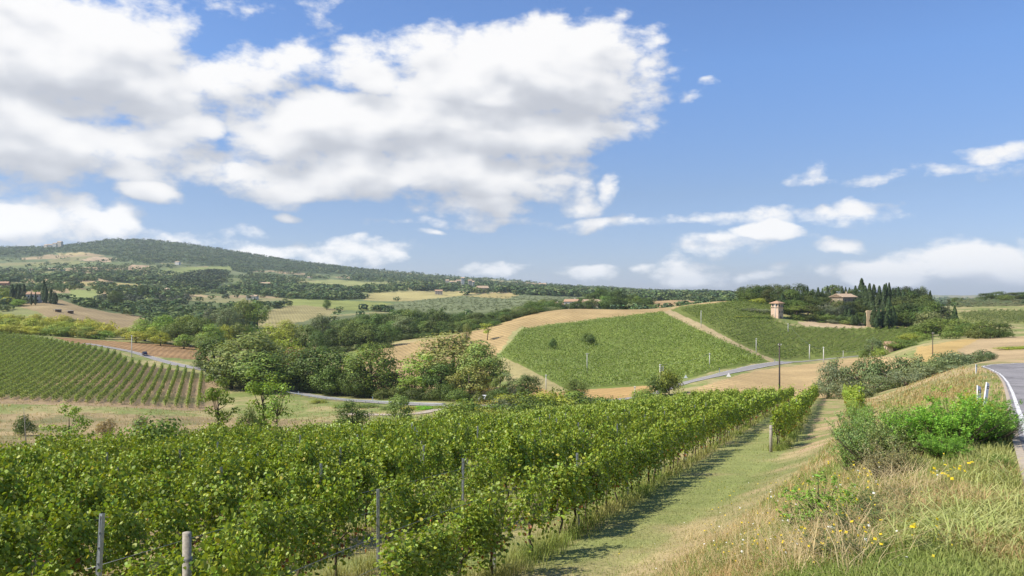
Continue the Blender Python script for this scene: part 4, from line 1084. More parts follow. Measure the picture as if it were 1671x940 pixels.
# grey olive grove on the left hillside
def region_pts(poly, d0, d1, step_x, step_y, jitter=.25, ang=0.0):
    xs0 = min((p[0] - CU) / F * (d1 if p[0] < CU else d0) for p in poly); xs1 = max((p[0] - CU) / F * (d1 if p[0] > CU else d0) for p in poly)
    ca, sa = math.cos(ang), math.sin(ang)
    L = max(xs1 - xs0, d1 - d0) * .75 + 50
    cx, cy = (xs0 + xs1) / 2, (d0 + d1) / 2
    A, B = np.meshgrid(np.arange(-L, L, step_x), np.arange(-L, L, step_y), indexing='ij')
    A = A + rng.normal(0, jitter * step_x, A.shape); B = B + rng.normal(0, jitter * step_y * .5, B.shape)
    x = (cx + A * ca - B * sa).ravel(); y = (cy + A * sa + B * ca).ravel()
    s = (y > d0) & (y < d1); x = x[s]; y = y[s]
    z = zt(x, y)
    u = CU + F * x / y; v = HZ - F * z / y
    s = inpoly(u, v, poly)
    return np.stack([x, y, z], 1)[s]
p = region_pts([(150,488),(200,482),(250,476),(300,478),(312,490),(300,498),(240,494),(180,496)], 560, 1200, 9, 11, .15)
scatter('olive_grove', p, rng.uniform(3.5, 5.5, len(p)), rng.uniform(5, 7, len(p)), np.array([(.10, .115, .075)]) * rng.uniform(.8, 1.2, (len(p), 1)), 'grey olive grove in dotted rows on the left hillside', 'olive grove')
p = region_pts([(630,500),(660,494),(740,485),(860,484),(1000,488),(1000,498),(860,508),(700,510)], 620, 1600, 9, 11, .35)
scatter('olive_grove', p, rng.uniform(1.4, 2.2, len(p)), rng.uniform(3, 4.6, len(p)), np.array([(.165, .19, .09)]) * rng.uniform(.8, 1.2, (len(p), 1)), 'grey-green planted field in faint rows beyond the wooded belt', 'olive grove', True)

# ------------------------------------------------------------------ hillside vineyards (seen as one textured mass)
def vine_templates(n, seed):
    global rng
    keep = rng; rng = np.random.default_rng(seed); out = []
    for s in range(5):
        P = np.stack([rng.uniform(-.75, .75, n), rng.normal(0, .28, n), rng.uniform(.35, 1.9, n) - .25 * rng.random(n)], 1)
        N = np.stack([rng.normal(0, .6, n), np.sign(P[:, 1]) * .8 + rng.normal(0, .3, n), rng.uniform(.2, 1.2, n)], 1)
        V, f, o = leaf_quads(P, N, rng.uniform(.32, .58, n), .9)
        out.append((V, f, tint(n, .18, .07, .015)[o]))
    rng = keep
    return out
VT = vine_templates(14, 77)
def hill_vines(name, poly, d0, d1, row, ang, cols, label, holes=()):
    p = region_pts(poly, d0, d1, 1.0, row, .10, ang)
    u = CU + F * p[:, 0] / p[:, 1]; v = HZ - F * p[:, 2] / p[:, 1]
    gap = fbm(p[:, 0] / 12, p[:, 1] / 12 + 3, 3)
    keep = (gap < .66) | (rng.random(len(p)) < .5)
    p = p[keep]; gap = gap[keep]
    n2 = fbm(p[:, 0] / 22 + 9, p[:, 1] / 22, 4)[:, None]
    c = np.array(cols[0])[None] * (1 - n2) + np.array(cols[1])[None] * n2
    c = c * rng.uniform(.85, 1.15, (len(p), 1))
    VV = []; FF = []; CC = []; base = 0
    which = rng.integers(0, len(VT), len(p))
    ca, sa = math.cos(ang), math.sin(ang)
    for t in range(len(VT)):
        s = np.where(which == t)[0]; V, f, cc = VT[t]
        flip = np.where(rng.random(len(s)) < .5, -1., 1.)[:, None]
        X = V[None, :, 0] * flip * ca - V[None, :, 1] * sa + p[s, 0][:, None]
        Y = V[None, :, 0] * flip * sa + V[None, :, 1] * ca + p[s, 1][:, None]
        Z = V[None, :, 2] * rng.uniform(.8, 1.15, (len(s), 1)) + p[s, 2][:, None]
        VV.append(np.stack([X, Y, Z], -1).reshape(-1, 3)); FF.append((f[None] + (np.arange(len(s)) * len(V))[:, None, None]).reshape(-1, 4) + base)
        CC.append((cc[None] * c[s][:, None]).reshape(-1, 3)); base += len(s) * len(V)
    o = mk(name, np.concatenate(VV), np.concatenate(FF), np.zeros((0, 3), int), np.concatenate(CC), M['vine'])
    return tag(o, label, 'vineyard', None, 'stuff')
GREENS = [(.12, .175, .022), (.235, .29, .045)]
hill_vines('hillside_vineyard', [(854,538),(1080,511),(1116,529),(1176,556),(1250,589),(1180,600),(1110,620),(1060,627),(960,632),(925,633),(866,602),(818,579)], 228, 470, 2.9, R(-52), GREENS, 'large green vineyard on the slope across the valley, left of the diagonal track')
hill_vines('hillside_vineyard', [(1108,506),(1200,492),(1262,491),(1262,524),(1300,534),(1350,537),(1410,538),(1470,535),(1516,537),(1520,554),(1450,575),(1390,579),(1300,585),(1270,589),(1204,558),(1156,531)], 300, 520, 3.3, R(57), [(.11, .15, .022), (.20, .25, .045)], 'vineyard below the villa hill, right of the diagonal track')
hill_vines('hillside_vineyard', [(1562,512),(1600,508),(1760,507),(1760,528),(1640,531),(1575,523)], 420, 640, 3.2, R(50), [(.12, .16, .04), (.20, .23, .06)], 'striped vineyard below the olive grove at the right edge')
p = region_pts([(345,486),(405,488),(400,500),(350,497)], 600, 1200, 2, 4, .2, R(80))

# ---- left-hand vineyard: every row a thing
top_line = [(-400,505),(-100,533),(0,545),(60,553),(100,560),(150,569),(193,578),(205,588),(240,597),(314,607),(350,614)]
VTL = vine_templates(20, 99)
for r_ in range(0, 40):
    y = np.arange(207 - max(0, (12 - r_)) * .0, 420, .62)
    x = -81.0 - 2.87 * r_ - .368 * (y - 207)
    z = zt(x, y); u = CU + F * x / y; v = HZ - F * z / y
    lim = np.interp(u, [q[0] for q in top_line], [q[1] for q in top_line]) + 1.5
    ok = (v > lim) & (v < np.interp(u, [0, 350], [652, 668]))
    stop = np.argmax(~ok & (np.arange(len(y)) > 40)) if (~ok & (np.arange(len(y)) > 40)).any() else len(y)
    ok[stop:] = False
    ok &= (u > -240)
    if ok.sum() < 8: continue
    x, y, z = x[ok], y[ok], z[ok]
    fade = np.clip((y - 207) / 100., 0, 1)
    thin = rng.random(len(x)) < np.clip(.8 + fade * .5 + (.0 if r_ < 9 else .2), 0, 1)
    x, y, z, fade = x[thin], y[thin], z[thin], fade[thin]
    VV = []; FF = []; CC = []; base = 0
    ang = math.atan2(1, -.368)
    for q in range(len(x)):
        V, f, cc = VTL[rng.integers(0, 5)]
        s = 1.0 + .2 * fade[q]
        V2 = np.stack([(V[:, 0] * .7 * math.cos(ang) - V[:, 1] * .75 * math.sin(ang)) + x[q], (V[:, 0] * .7 * math.sin(ang) + V[:, 1] * .72 * math.cos(ang)) + y[q], V[:, 2] * s * rng.uniform(.85, 1.15) + z[q]], 1)
        VV.append(V2); FF.append(f + base); base += len(V)
        CC.append(cc * (np.array([.20, .25, .045]) * (1 - fade[q]) + np.array([.185, .245, .042]) * fade[q]) * rng.uniform(.8, 1.2))
    o = mk('vine_row', np.concatenate(VV), np.concatenate(FF), np.zeros((0, 3), int), np.concatenate(CC), M['vine'])
    tag(o, 'clipped vine row on the left slope, ' + ordw(r_ + 1) + ' counted from its right-hand end', 'vine row', 'vine rows on the left slope')

# ------------------------------------------------------------------ near vineyard
def vine_foliage(n, ls, seed, big=True):
    """one grapevine's canopy, 1.3 m along x"""
    global rng
    keep = rng; rng = np.random.default_rng(seed)
    nl = max(5, n // 45)
    P = []
    # hanging and upright shoots, each a string of leaves
    ns = n // 9
    heads = rng.uniform(-.62, .62, 7)
    for s in range(ns):
        x0 = rng.choice(heads) + rng.normal(0, .09); side = rng.choice((-1, 1)); top = rng.random()
        if top < .35:       # upright shoots
            z0 = rng.uniform(1.2, 1.6); z1 = z0 + rng.uniform(.25, .75) * (1.5 if rng.random() < .16 else 1.)
            a = np.array([x0, rng.normal(0, .10), z0]); b = np.array([x0 + rng.normal(0, .18), side * rng.uniform(0, .28), z1])
        elif top < .9:      # sprawling down the face of the hedge
            z0 = rng.uniform(1.15, 1.95)
            a = np.array([x0, side * rng.uniform(.08, .20), z0]); b = np.array([x0 + rng.normal(0, .2), side * rng.uniform(.20, .40), max(rng.uniform(.42, .75), z0 - rng.uniform(.3, 1.2))])
        else:
            a = np.array([x0, side * .1, rng.uniform(.8, 1.0)]); b = a + np.array([rng.normal(0, .2), side * .25, rng.uniform(-.3, .2)])
        t = np.linspace(0, 1, 9)[:, None]
        P.append(a * (1 - t) + b * t + np.array([0, 0, .12]) * (4 * t * (1 - t)) + rng.normal(0, .055, (9, 3)))
    P = np.concatenate(P)
    # holes and clumps in the leaf curtain
    hole = fbm(P[:, 0] * 2.6 + seed * 3.1 + np.sign(P[:, 1]) * 7, P[:, 2] * 2.6 + np.abs(P[:, 1]) * 2, 2)
    P = P[(hole > .40) | (rng.random(len(P)) < .12)]; m_ = len(P)
    N = np.stack([rng.normal(0, .5, m_), np.sign(P[:, 1] + 1e-6) * rng.uniform(.2, 1.0, m_) + rng.normal(0, .35, m_), rng.uniform(.1, 1.5, m_)], 1)
    V, f, o = leaf_quads(P, N, ls * rng.uniform(.6, 1.25, m_), 1.0, .8, rng.uniform(-.15, .3), 'leaf' if big else 'quad')
    c = np.tile(np.array([[.24, .312, .033]]), (m_, 1)) * tint(m_, .24, .10)
    r = rng.random(m_)
    c[r < .10] = np.array([.31, .38, .07]) * rng.uniform(.75, 1.2, ((r < .10).sum(), 1))   # random paler leaves, highlights painted into the leaf colour
    c[r > .985] = np.array([.46, .40, .06])
    low = (P[:, 2] < 1.05) & (rng.random(m_) < .10)
    c[low] = np.array([.34, .12, .035]) * rng.uniform(.5, 1.3, (low.sum(), 1))
    rng = keep
    return V, f, c[o]
def vine_trunk(seed):
    r2 = np.random.default_rng(seed); g = Geo()
    j = lambda s: r2.normal(0, s)
    pts = [(0, 0, -.12), (j(.03), j(.03), .22), (j(.05), j(.04), .5), (j(.04), j(.03), .82)]
    g.tube(pts, [.042, .034, .03, .036], 7)
    e = np.array(pts[-1])
    for sx in (-1, 1):
        g.tube([e, e + (sx * .25, j(.03), .12), e + (sx * .62, j(.03), .16)], [.026, .02, .012], 6)
    for q in range(5):
        b = e + (r2.uniform(-.55, .55), 0, .14)
        g.tube([b, b + (j(.1), j(.12), .4), b + (j(.2), j(.25), .8)], [.011, .008, .004], 4, cap=False)
    return g
LOD = []
for lod, (n, ls, nv, big) in enumerate([(2500, .070, 6, True), (1750, .087, 6, True), (830, .128, 5, False), (370, .19, 5, False)]):
    tmp = []
    for s in range(nv):
        V, f, c = vine_foliage(n, ls, 500 + lod * 20 + s, big)
        fm = mk_mesh('vine_foliage', V, f, np.zeros((0, 3), int), c, M['vine']) if lod < 3 else None
        tg = vine_trunk(700 + lod * 20 + s)
        tm = mk_mesh('vine_trunk', *tg.arrays()[:3], None, M['bark'], True) if lod < 3 else None
        tmp.append((fm, tm, (V, f, c)))
    LOD.append(tmp)
ROWS = [(1.6 - 3.4 * k_, k_, 9.6, 146.) for k_ in range(12)] + [(5.8, -1, 45.0, 150.), (11.0, -2, 60., 150.)]
VN = []
for (x0, k_, ya, yb) in ROWS:
    s = 1.2 / math.hypot(1, ROW_D)
    ys = np.arange(ya, yb, s) + rng.uniform(0, s)
    if k_ == 0: ys = np.concatenate([np.arange(9.4, 16.6, s), np.arange(17.4, yb, s)])
    ys = ys[rng.random(len(ys)) > .045]
    if k_ in (0, 1): ys = ys[(ys > 24) | ((np.arange(len(ys)) % 6 != 2) & (rng.random(len(ys)) > .05))]
    ys = ys + rng.normal(0, .06, len(ys))
    xs = x0 + ROW_D * (ys - 22.5) + rng.normal(0, .04, len(ys))
    zs = zt(xs, ys)
    us = CU + F * xs / ys; vs = HZ - F * (zs + 2) / ys
    ok = (us > -420) & (us < 1800)
    for q, (x, y, z) in enumerate(zip(xs[ok], ys[ok], zs[ok])): VN.append((y, x, z, k_, q))
VN.sort()
shown = {}
ang_row = math.atan2(1, ROW_D)
rest = []
pos_in_row = {}
# 300 plants that show largest: the nearest ones, rows on the open side first
score = [(v[0] * (1.0 if v[3] <= 0 else 1.0 + .035 * v[3]), v) for v in VN if HZ - F * (v[2] + 2.2) / v[0] < 955 and -30 < CU + F * v[1] / v[0] < 1700]
score.sort(key=lambda t: t[0])
chosen = set(id(v) for _, v in score[:300])
ROWNAME = {0: 'the front row beside the mown grass strip', 1: 'the second row behind the grass strip', 2: 'the third row behind the grass strip', 3: 'the fourth row behind the grass strip', -1: 'the short row by the wooden end post', -2: 'the last short row beside the grey-green thicket'}
for v in VN:
    y, x, z, k_, q = v
    if id(v) in chosen:
        lod = 0 if y < 17 else 1 if y < 32 else 2
        fm, tm, _ = LOD[lod][int(rng.integers(0, len(LOD[lod])))]
        pos_in_row[k_] = pos_in_row.get(k_, 0) + 1
        rn = ROWNAME.get(k_, 'the inner rows of the near vineyard')
        gap_ = y < 25 and k_ in (0, 1)
        lab = 'grapevine in ' + rn
        if k_ in (0, -1): lab += ', ' + ordw(pos_in_row[k_]) + ' from its near end'
        e = empty('grapevine', (x, y, z), ang_row + (math.pi if rng.random() < .5 else 0) + rng.normal(0, .05), lab, 'grapevine', 'grapevines in ' + rn)
        s = .78 + .50 * float(fbm(np.array([x / 2.1]), np.array([y / 2.1]), 2)[0]) + rng.normal(0, .05); s *= rng.uniform(.80, .98) if gap_ else 1.0; e.scale = (rng.uniform(.92, 1.12) if gap_ else rng.uniform(.95, 1.15), rng.uniform(.8, 1.15), s)
        link('foliage', fm, e); link('trunk', tm, e)
    else:
        rest.append(v)
VV = []; FF = []; CC = []; base = 0
TV = Geo()
for (y, x, z, k_, q) in rest:
    V, f, c = LOD[0 if y < 15 else 1 if y < 26 else 2 if y < 58 else 3][int(rng.integers(0, 5))][2]
    a = ang_row + (math.pi if rng.random() < .5 else 0); ca, sa = math.cos(a), math.sin(a); s = .78 + .50 * float(fbm(np.array([x / 2.1]), np.array([y / 2.1]), 2)[0]) + rng.normal(0, .05)
    VV.append(np.stack([V[:, 0] * ca - V[:, 1] * sa + x, V[:, 0] * sa + V[:, 1] * ca + y, V[:, 2] * s + z], 1)); FF.append(f + base); base += len(V); CC.append(c * rng.uniform(.88, 1.12))
    if y < 75 or k_ < 1: TV.tube([(x, y, z - .1), (x + .02, y, z + .5), (x, y, z + .95)], [.04, .032, .03], 5, cap=False)
tag(mk('vineyard_rows', np.concatenate(VV), np.concatenate(FF), np.zeros((0, 3), int), np.concatenate(CC), M['vine']), 'massed green vine rows filling the near slope behind the front plants', 'vineyard', None, 'stuff')
tag(TV.build('vine_stems', M['bark'], None, True), 'dark stems under the massed vine rows of the near slope', 'vine stems', None, 'stuff')

# ------------------------------------------------------------------ posts and wires of the near vineyard
M['grey_wood'] = plain('weathered_wood', (.33, .29, .23), .9, .1, 22., .4)
M['metal'] = plain('galvanised_metal', (.36, .37, .38), .5, .5, 14., .25, .7)
M['pole_wood'] = plain('tarred_pole_wood', (.085, .07, .06), .85, .15, 8., .35)
M['concrete'] = plain('pale_concrete', (.58, .56, .51), .85, .2, 5., .15)
M['white'] = plain('white_plastic', (.80, .80, .78), .5, .4, 5., .06)
M['black'] = plain('black_band', (.02, .02, .022), .5, .4, 5., .1)
M['red'] = plain('red_reflector', (.55, .03, .02), .35, .5, 5., .1)
M['wire'] = plain('steel_wire', (.30, .31, .32), .45, .5, 5., .1, .8)
def wooden_post(x, y, h, r, lab, lean=(0, 0)):
    z = zt(x, y)
    e = empty('wooden_post', (x, y, z), 0, lab, 'post', None)
    g_ = Geo(); g_.tube([(0, 0, -.3), (lean[0] * .5, lean[1] * .5, h * .5), (lean[0], lean[1], h)], [r * 1.05, r, r * .97], 14); g_.build('stake', M['grey_wood'], e, True)
    w_ = Geo()
    for dz in (0, .014, .028):
        th = np.linspace(0, 2 * math.pi, 19)
        w_.tube(np.stack([lean[0] * .88 + (r + .004) * np.cos(th), lean[1] * .88 + (r + .004) * np.sin(th), np.full(19, h * .86 + dz) + .006 * np.sin(th * 2)], 1), .0045, 5, cap=False)
    w_.build('wire_wrap', M['wire'], e, True)
    return e
def steel_post(x, y, h, lab, lean=(0, 0), group=None):
    z = zt(x, y)
    e = empty('steel_post', (x, y, z), ang_row, lab, 'post', group)
    g_ = Geo()
    # rolled C-profile
    a = .028
    prof = [(-a, -a), (a, -a), (a, -a + .007), (-a + .007, -a + .007), (-a + .007, a - .007), (a, a - .007), (a, a), (-a, a)]
    V = []; 
    for zz in (-.3, h):
        t = max(0, zz) / h
        for (px, py) in prof: V.append((px + lean[0] * t, py + lean[1] * t, zz))
    n = len(prof); f = [(i, (i + 1) % n, n + (i + 1) % n, n + i) for i in range(n)]
    f += [(8, 9, 10, 11), (11, 12, 15, 8), (12, 13, 14, 15)]
    g_.add(V, f); g_.build('rail', M['metal'], e)
    hk = Geo()
    for zz in np.arange(.6, h, .22):
        t = zz / h; hk.box((lean[0] * t - .034, lean[1] * t, zz), (.012, .02, .03))
    hk.tube([(-.034, 0, .55), (lean[0] - .034, lean[1], h - .02)], .005, 5)
    hk.build('wire_hooks', M['metal'], e)
    return e
# the two leaning / standing end posts at the bottom left
x, y, _ = at(305, 9.9); wooden_post(x, y, (HZ - 869) / F * 9.9 - zt(x, y), .055, 'thick weathered wooden stake with wire wound round its top, in the left foreground')
x, y, _ = at(150, 11.6); steel_post(x, y, (HZ - 845) / F * 11.6 - zt(x, y), 'leaning bare steel trellis post at lower left', (.22, .05))
x, y, _ = at(1258, 44.4); wooden_post(x, y, (HZ - 694) / F * 44.4 - zt(x, y), .085, 'weathered wooden end post of the short row beside the grass strip')
x, y, _ = at(807, 17.9); steel_post(x, y, (HZ - 794) / F * 17.9 - zt(x, y), 'upright steel trellis post at the near end of the front row')
x, y, _ = at(617, 18.6); steel_post(x, y, (HZ - 798) / F * 18.6 - zt(x, y), 'upright steel trellis post half buried in the vines left of the front row')
for (x0, k_, ya, yb) in ROWS:
    if k_ > 6: continue
    n_ = 0
    for y in np.arange(max(ya, 17.9) + (5.5 if k_ in (0, 1) else 3.0 + .7 * k_), 74, 5.6):
        x = x0 + ROW_D * (y - 22.5)
        if not -40 < CU + F * x / y < 1700: continue
        n_ += 1
        steel_post(x, y, 2.25 + rng.normal(0, .06), 'steel post in ' + ROWNAME.get(k_, 'the inner rows of the near vineyard') + (', %s from its near end' % ordw(n_) if k_ in (0, -1) else ''), (rng.normal(0, .04), rng.normal(0, .04)), 'trellis posts in ' + ROWNAME.get(k_, 'the inner rows'))
for (x0, k_, ya, yb) in ROWS:
    if k_ > 2 or k_ < -1: continue
    g_ = Geo()
    ys = np.arange(max(ya, 9.9 if k_ == 0 else 11.6 if k_ == 1 else ya), 70, 2.8); xs = x0 + ROW_D * (ys - 22.5)
    for hz_ in (.85, 1.35, 1.85):
        zz = zt(xs, ys) + hz_; zz = np.convolve(np.pad(zz, 2, mode='edge'), np.ones(5) / 5, 'valid')
        g_.tube(np.stack([xs, ys, zz], 1), .004, 4)
    tag(g_.build('trellis_wire', M['wire'], None, True), 'thin steel trellis wires running along ' + ROWNAME[k_], 'wire', 'trellis wires')

# ------------------------------------------------------------------ buildings
def wall_mat(name, c, c2, scale=1.2):
    m, k = mat(name)
    co = k.n('ShaderNodeTexCoord').outputs['Object']
    n1 = k.noise(co, scale, 5, .7); n2 = k.noise(co, scale * 6, 4, .6)
    col = k.mix(k.rng(n1, .35, .65), c, c2)
    finish(k, k.vm('MULTIPLY', col, k_vec(k, k.rng(n2, .25, .75, .75, 1.2))), .95, .1, n2, .4, .03)
    return m
def tile_mat(name, c):
    m, k = mat(name)
    co = k.n('ShaderNodeTexCoord').outputs['Object']
    w = k.n('ShaderNodeTexWave'); k.put(w.inputs['Vector'], co); w.inputs['Scale'].default_value = 2.2; w.inputs['Distortion'].default_value = 1.0
    n = k.noise(co, 1.7, 5, .7)
    f = k.m('MULTIPLY', k.rng(n, .25, .75, .65, 1.3), k.rng(w.outputs[1], 0, 1, .8, 1.1))
    finish(k, k.vm('MULTIPLY', c, k_vec(k, f)), .9, .1, w.outputs[1], .5, .05)
    return m
M['cream'] = wall_mat('cream_render', (.62, .54, .42), (.52, .43, .32))
M['whitewall'] = wall_mat('white_render', (.72, .68, .60), (.62, .57, .48))
M['pinkwall'] = wall_mat('pink_render', (.56, .38, .26), (.66, .50, .36))
M['stone'] = wall_mat('rubble_stone', (.40, .32, .22), (.29, .23, .16), 1.8)
M['pale_stone'] = wall_mat('pale_stone', (.60, .45, .28), (.48, .35, .22), 1.5)
M['brick'] = wall_mat('brick', (.36, .20, .13), (.44, .27, .18))
M['tiles'] = tile_mat('terracotta_tiles', (.46, .29, .18))
M['tiles_pale'] = tile_mat('weathered_tiles', (.52, .38, .25))
M['glass'] = plain('dark_window', (.03, .035, .04), .25, .5, 3., .2)
M['shutter'] = plain('brown_shutter', (.14, .09, .06), .7, .2, 4., .2)
def gable(g_, w, d, h, rh, ov=.45, hip=0.0, th=.22, z0=0.0):
    """pitched roof, ridge along x"""
    W, Dp = w / 2 + ov, d / 2 + ov; rx = W - hip
    for s in (0, -th):
        pass
    b = [(-W, -Dp, h), (W, -Dp, h), (W, Dp, h), (-W, Dp, h), (-rx, 0, h + rh), (rx, 0, h + rh)]
    t = [(x, y, z + th) for x, y, z in b]
    v = b + t
    f4 = [(6, 7, 11, 10), (8, 9, 10, 11), (0, 4, 5, 1), (2, 5, 4, 3), (0, 1, 7, 6), (2, 3, 9, 8)]
    f3 = [(7, 8, 11), (9, 6, 10), (1, 5, 2), (3, 4, 0)]
    f4 += [(1, 2, 8, 7), (3, 0, 6, 9)]
    g_.add(np.array(v) + np.array([0, 0, z0]), f4, f3)
def walls(g_, w, d, h, rh=0.0, hip=0.0):
    g_.box((0, 0, h / 2 - .75), (w, d, h + 1.5))
    if rh and not hip:
        W, Dp = w / 2, d / 2
        v = [(-W, -Dp, h), (-W, Dp, h), (-W, 0, h + rh * Dp / (Dp + .45)), (W, -Dp, h), (W, Dp, h), (W, 0, h + rh * Dp / (Dp + .45))]
        g_.add(v, None, [(0, 1, 2), (3, 5, 4)])
def add_window(e, x, y, z, w, h, axis, m=None):
    g_ = Geo()
    s = (w, .10, h) if axis == 'y' else (.10, w, h)
    g_.box((x, y, z), s)
    o = g_.build('window', m or M['glass'], e)
    f = Geo(); t = .09
    for dx in (-1, 1): f.box((x + dx * (w / 2 + t / 2), y, z) if axis == 'y' else (x, y + dx * (w / 2 + t / 2), z), (t, .15, h + .02) if axis == 'y' else (.15, t, h + .02))
    for dz in (-1, 1): f.box((x, y, z + dz * (h / 2 + t / 2)), (w + 2 * t, .16, t) if axis == 'y' else (.16, w + 2 * t, t))
    f.build('frame', M['cream'], o)
    return o
def house(u, D, w, d, h, rh, rot, wm, rm, label, name='house', hip=0.0, nwin=3, floors=2, chimney=True, sink=.3, group=None, door=True, z=None):
    x, y, zz = at(u, D)
    e = empty(name, (x, y, (zz if z is None else z) - sink), R(rot), label, 'house', group)
    g_ = Geo(); walls(g_, w, d, h, rh, hip); g_.build('wall', wm, e)
    r_ = Geo(); gable(r_, w, d, h, rh, .45, hip); ro = r_.build('roof', rm, e)
    if chimney:
        c_ = Geo(); c_.box((w * .22, d * .12, h + rh + .15), (.7, .7, 1.5)); c_.box((w * .22, d * .12, h + rh + 1.0), (.95, .95, .16)); c_.build('chimney', wm, ro)
    for fl in range(floors):
        zc = (fl + .55) * h / floors
        for q in range(nwin):
            px = -w / 2 + (q + .5) * w / nwin
            if fl == 0 and door and q == nwin // 2: continue
            add_window(e, px, -d / 2 - .02, zc, min(1.0, w / nwin * .45), min(1.4, h / floors * .5), 'y', M['glass'] if (q + fl) % 3 else M['shutter'])
        add_window(e, -w / 2 - .02, 0, zc, .9, min(1.3, h / floors * .5), 'x')
        add_window(e, w / 2 + .02, 0, zc, .9, min(1.3, h / floors * .5), 'x')
    if door:
        g_ = Geo(); g_.box((-w / 2 + (nwin // 2 + .5) * w / nwin, -d / 2 - .03, 1.05), (1.1, .1, 2.1)); g_.build('door', M['shutter'], e)
    return e
# -- stone villa on the hill
x, y, z = at(1376, 462)
e = empty('stone_villa', (x, y, z - .6), R(24), 'large stone villa with a low terracotta roof among the cypresses on the hill', 'house')
g_ = Geo(); walls(g_, 10.5, 9.5, 8.4, 1.9); g_.box((7.9, -.4, 2.85), (5.2, 8.2, 7.2)); g_.build('wall', M['stone'], e)
r_ = Geo(); gable(r_, 10.5, 9.5, 8.4, 1.9, .6); ro = r_.build('roof', M['tiles_pale'], e)
c_ = Geo(); c_.box((3.2, .5, 10.9), (.9, .9, 1.6)); c_.build('chimney', M['stone'], ro)
r_ = Geo(); r_.box((7.95, -.4, 6.6), (5.9, 9.0, .24)); r_.build('wing_roof', M['tiles_pale'], e)
l_ = Geo()
for px in (6.1, 7.7, 9.4): l_.box((px, -4.55, 5.0), (1.05, .12, 1.9))
l_.build('loggia_opening', M['glass'], e)
for px, pz in ((-3.6, 6.4), (-.6, 6.4), (2.6, 6.4), (-3.6, 2.9), (2.6, 2.9), (-.6, 2.9)): add_window(e, px, -4.77, pz, .95, 1.5, 'y')
for py in (-2, 2): add_window(e, -5.27, py, 6.2, .9, 1.4, 'x')
g_ = Geo(); g_.box((7.9, -4.53, 1.1), (1.3, .12, 2.3)); g_.build('door', M['shutter'], e)
# -- pink tower house
x, y, z = at(1268, 427)
e = empty('tower_house', (x, y, z - 1.3), R(38), 'narrow pink tower house with overhanging tiled roof at the left edge of the villa hill', 'house')
g_ = Geo(); g_.box((0, 0, 3.2), (4.5, 4.5, 7.2)); g_.box((0, 0, 7.75), (4.3, 4.3, 1.9)); g_.build('wall', M['pinkwall'], e)
r_ = Geo(); gable(r_, 4.5, 4.5, 8.75, 1.25, .7, 2.6); r_.build('roof', M['tiles'], e)
r_ = Geo(); r_.box((0, 0, 6.8), (5.3, 5.3, .18)); r_.build('pent_roof', M['tiles_pale'], e)
for px in (-1.1, 1.1):
    add_window(e, px, -2.17, 7.75, .9, 1.1, 'y'); add_window(e, px, -2.27, 4.3, .8, 1.2, 'y')
    o = add_window(e, -2.17, px, 7.75, .9, 1.1, 'x')
g_ = Geo(); g_.box((0, -2.28, 1.0), (1.0, .1, 2.0)); g_.build('door', M['shutter'], e)
# -- ruined gateway
x, y, z = at(1417, 420)
e = empty('stone_gateway', (x, y, z - 1.0), R(-8), 'tall pale stone gateway pier with a lintel among the front cypresses', 'gateway')
g_ = Geo(); g_.box((0, 0, 4.3), (2.0, 2.2, 8.6)); g_.build('pier', M['pale_stone'], e)
g_ = Geo(); g_.box((7.4, 0, 4.0), (1.8, 2.0, 8.0)); g_.build('pier', M['pale_stone'], e)
g_ = Geo(); g_.box((3.7, 0, 8.72), (9.8, 2.3, .9)); g_.build('lintel', M['pale_stone'], e)
for q in range(5):
    g_ = Geo(); g_.box((-.2 + q * 2.0, rng.uniform(-.2, .2), 9.3), (rng.uniform(.6, 1.2), 1.5, rng.uniform(.25, .5))); g_.build('capstone', M['pale_stone'], e)
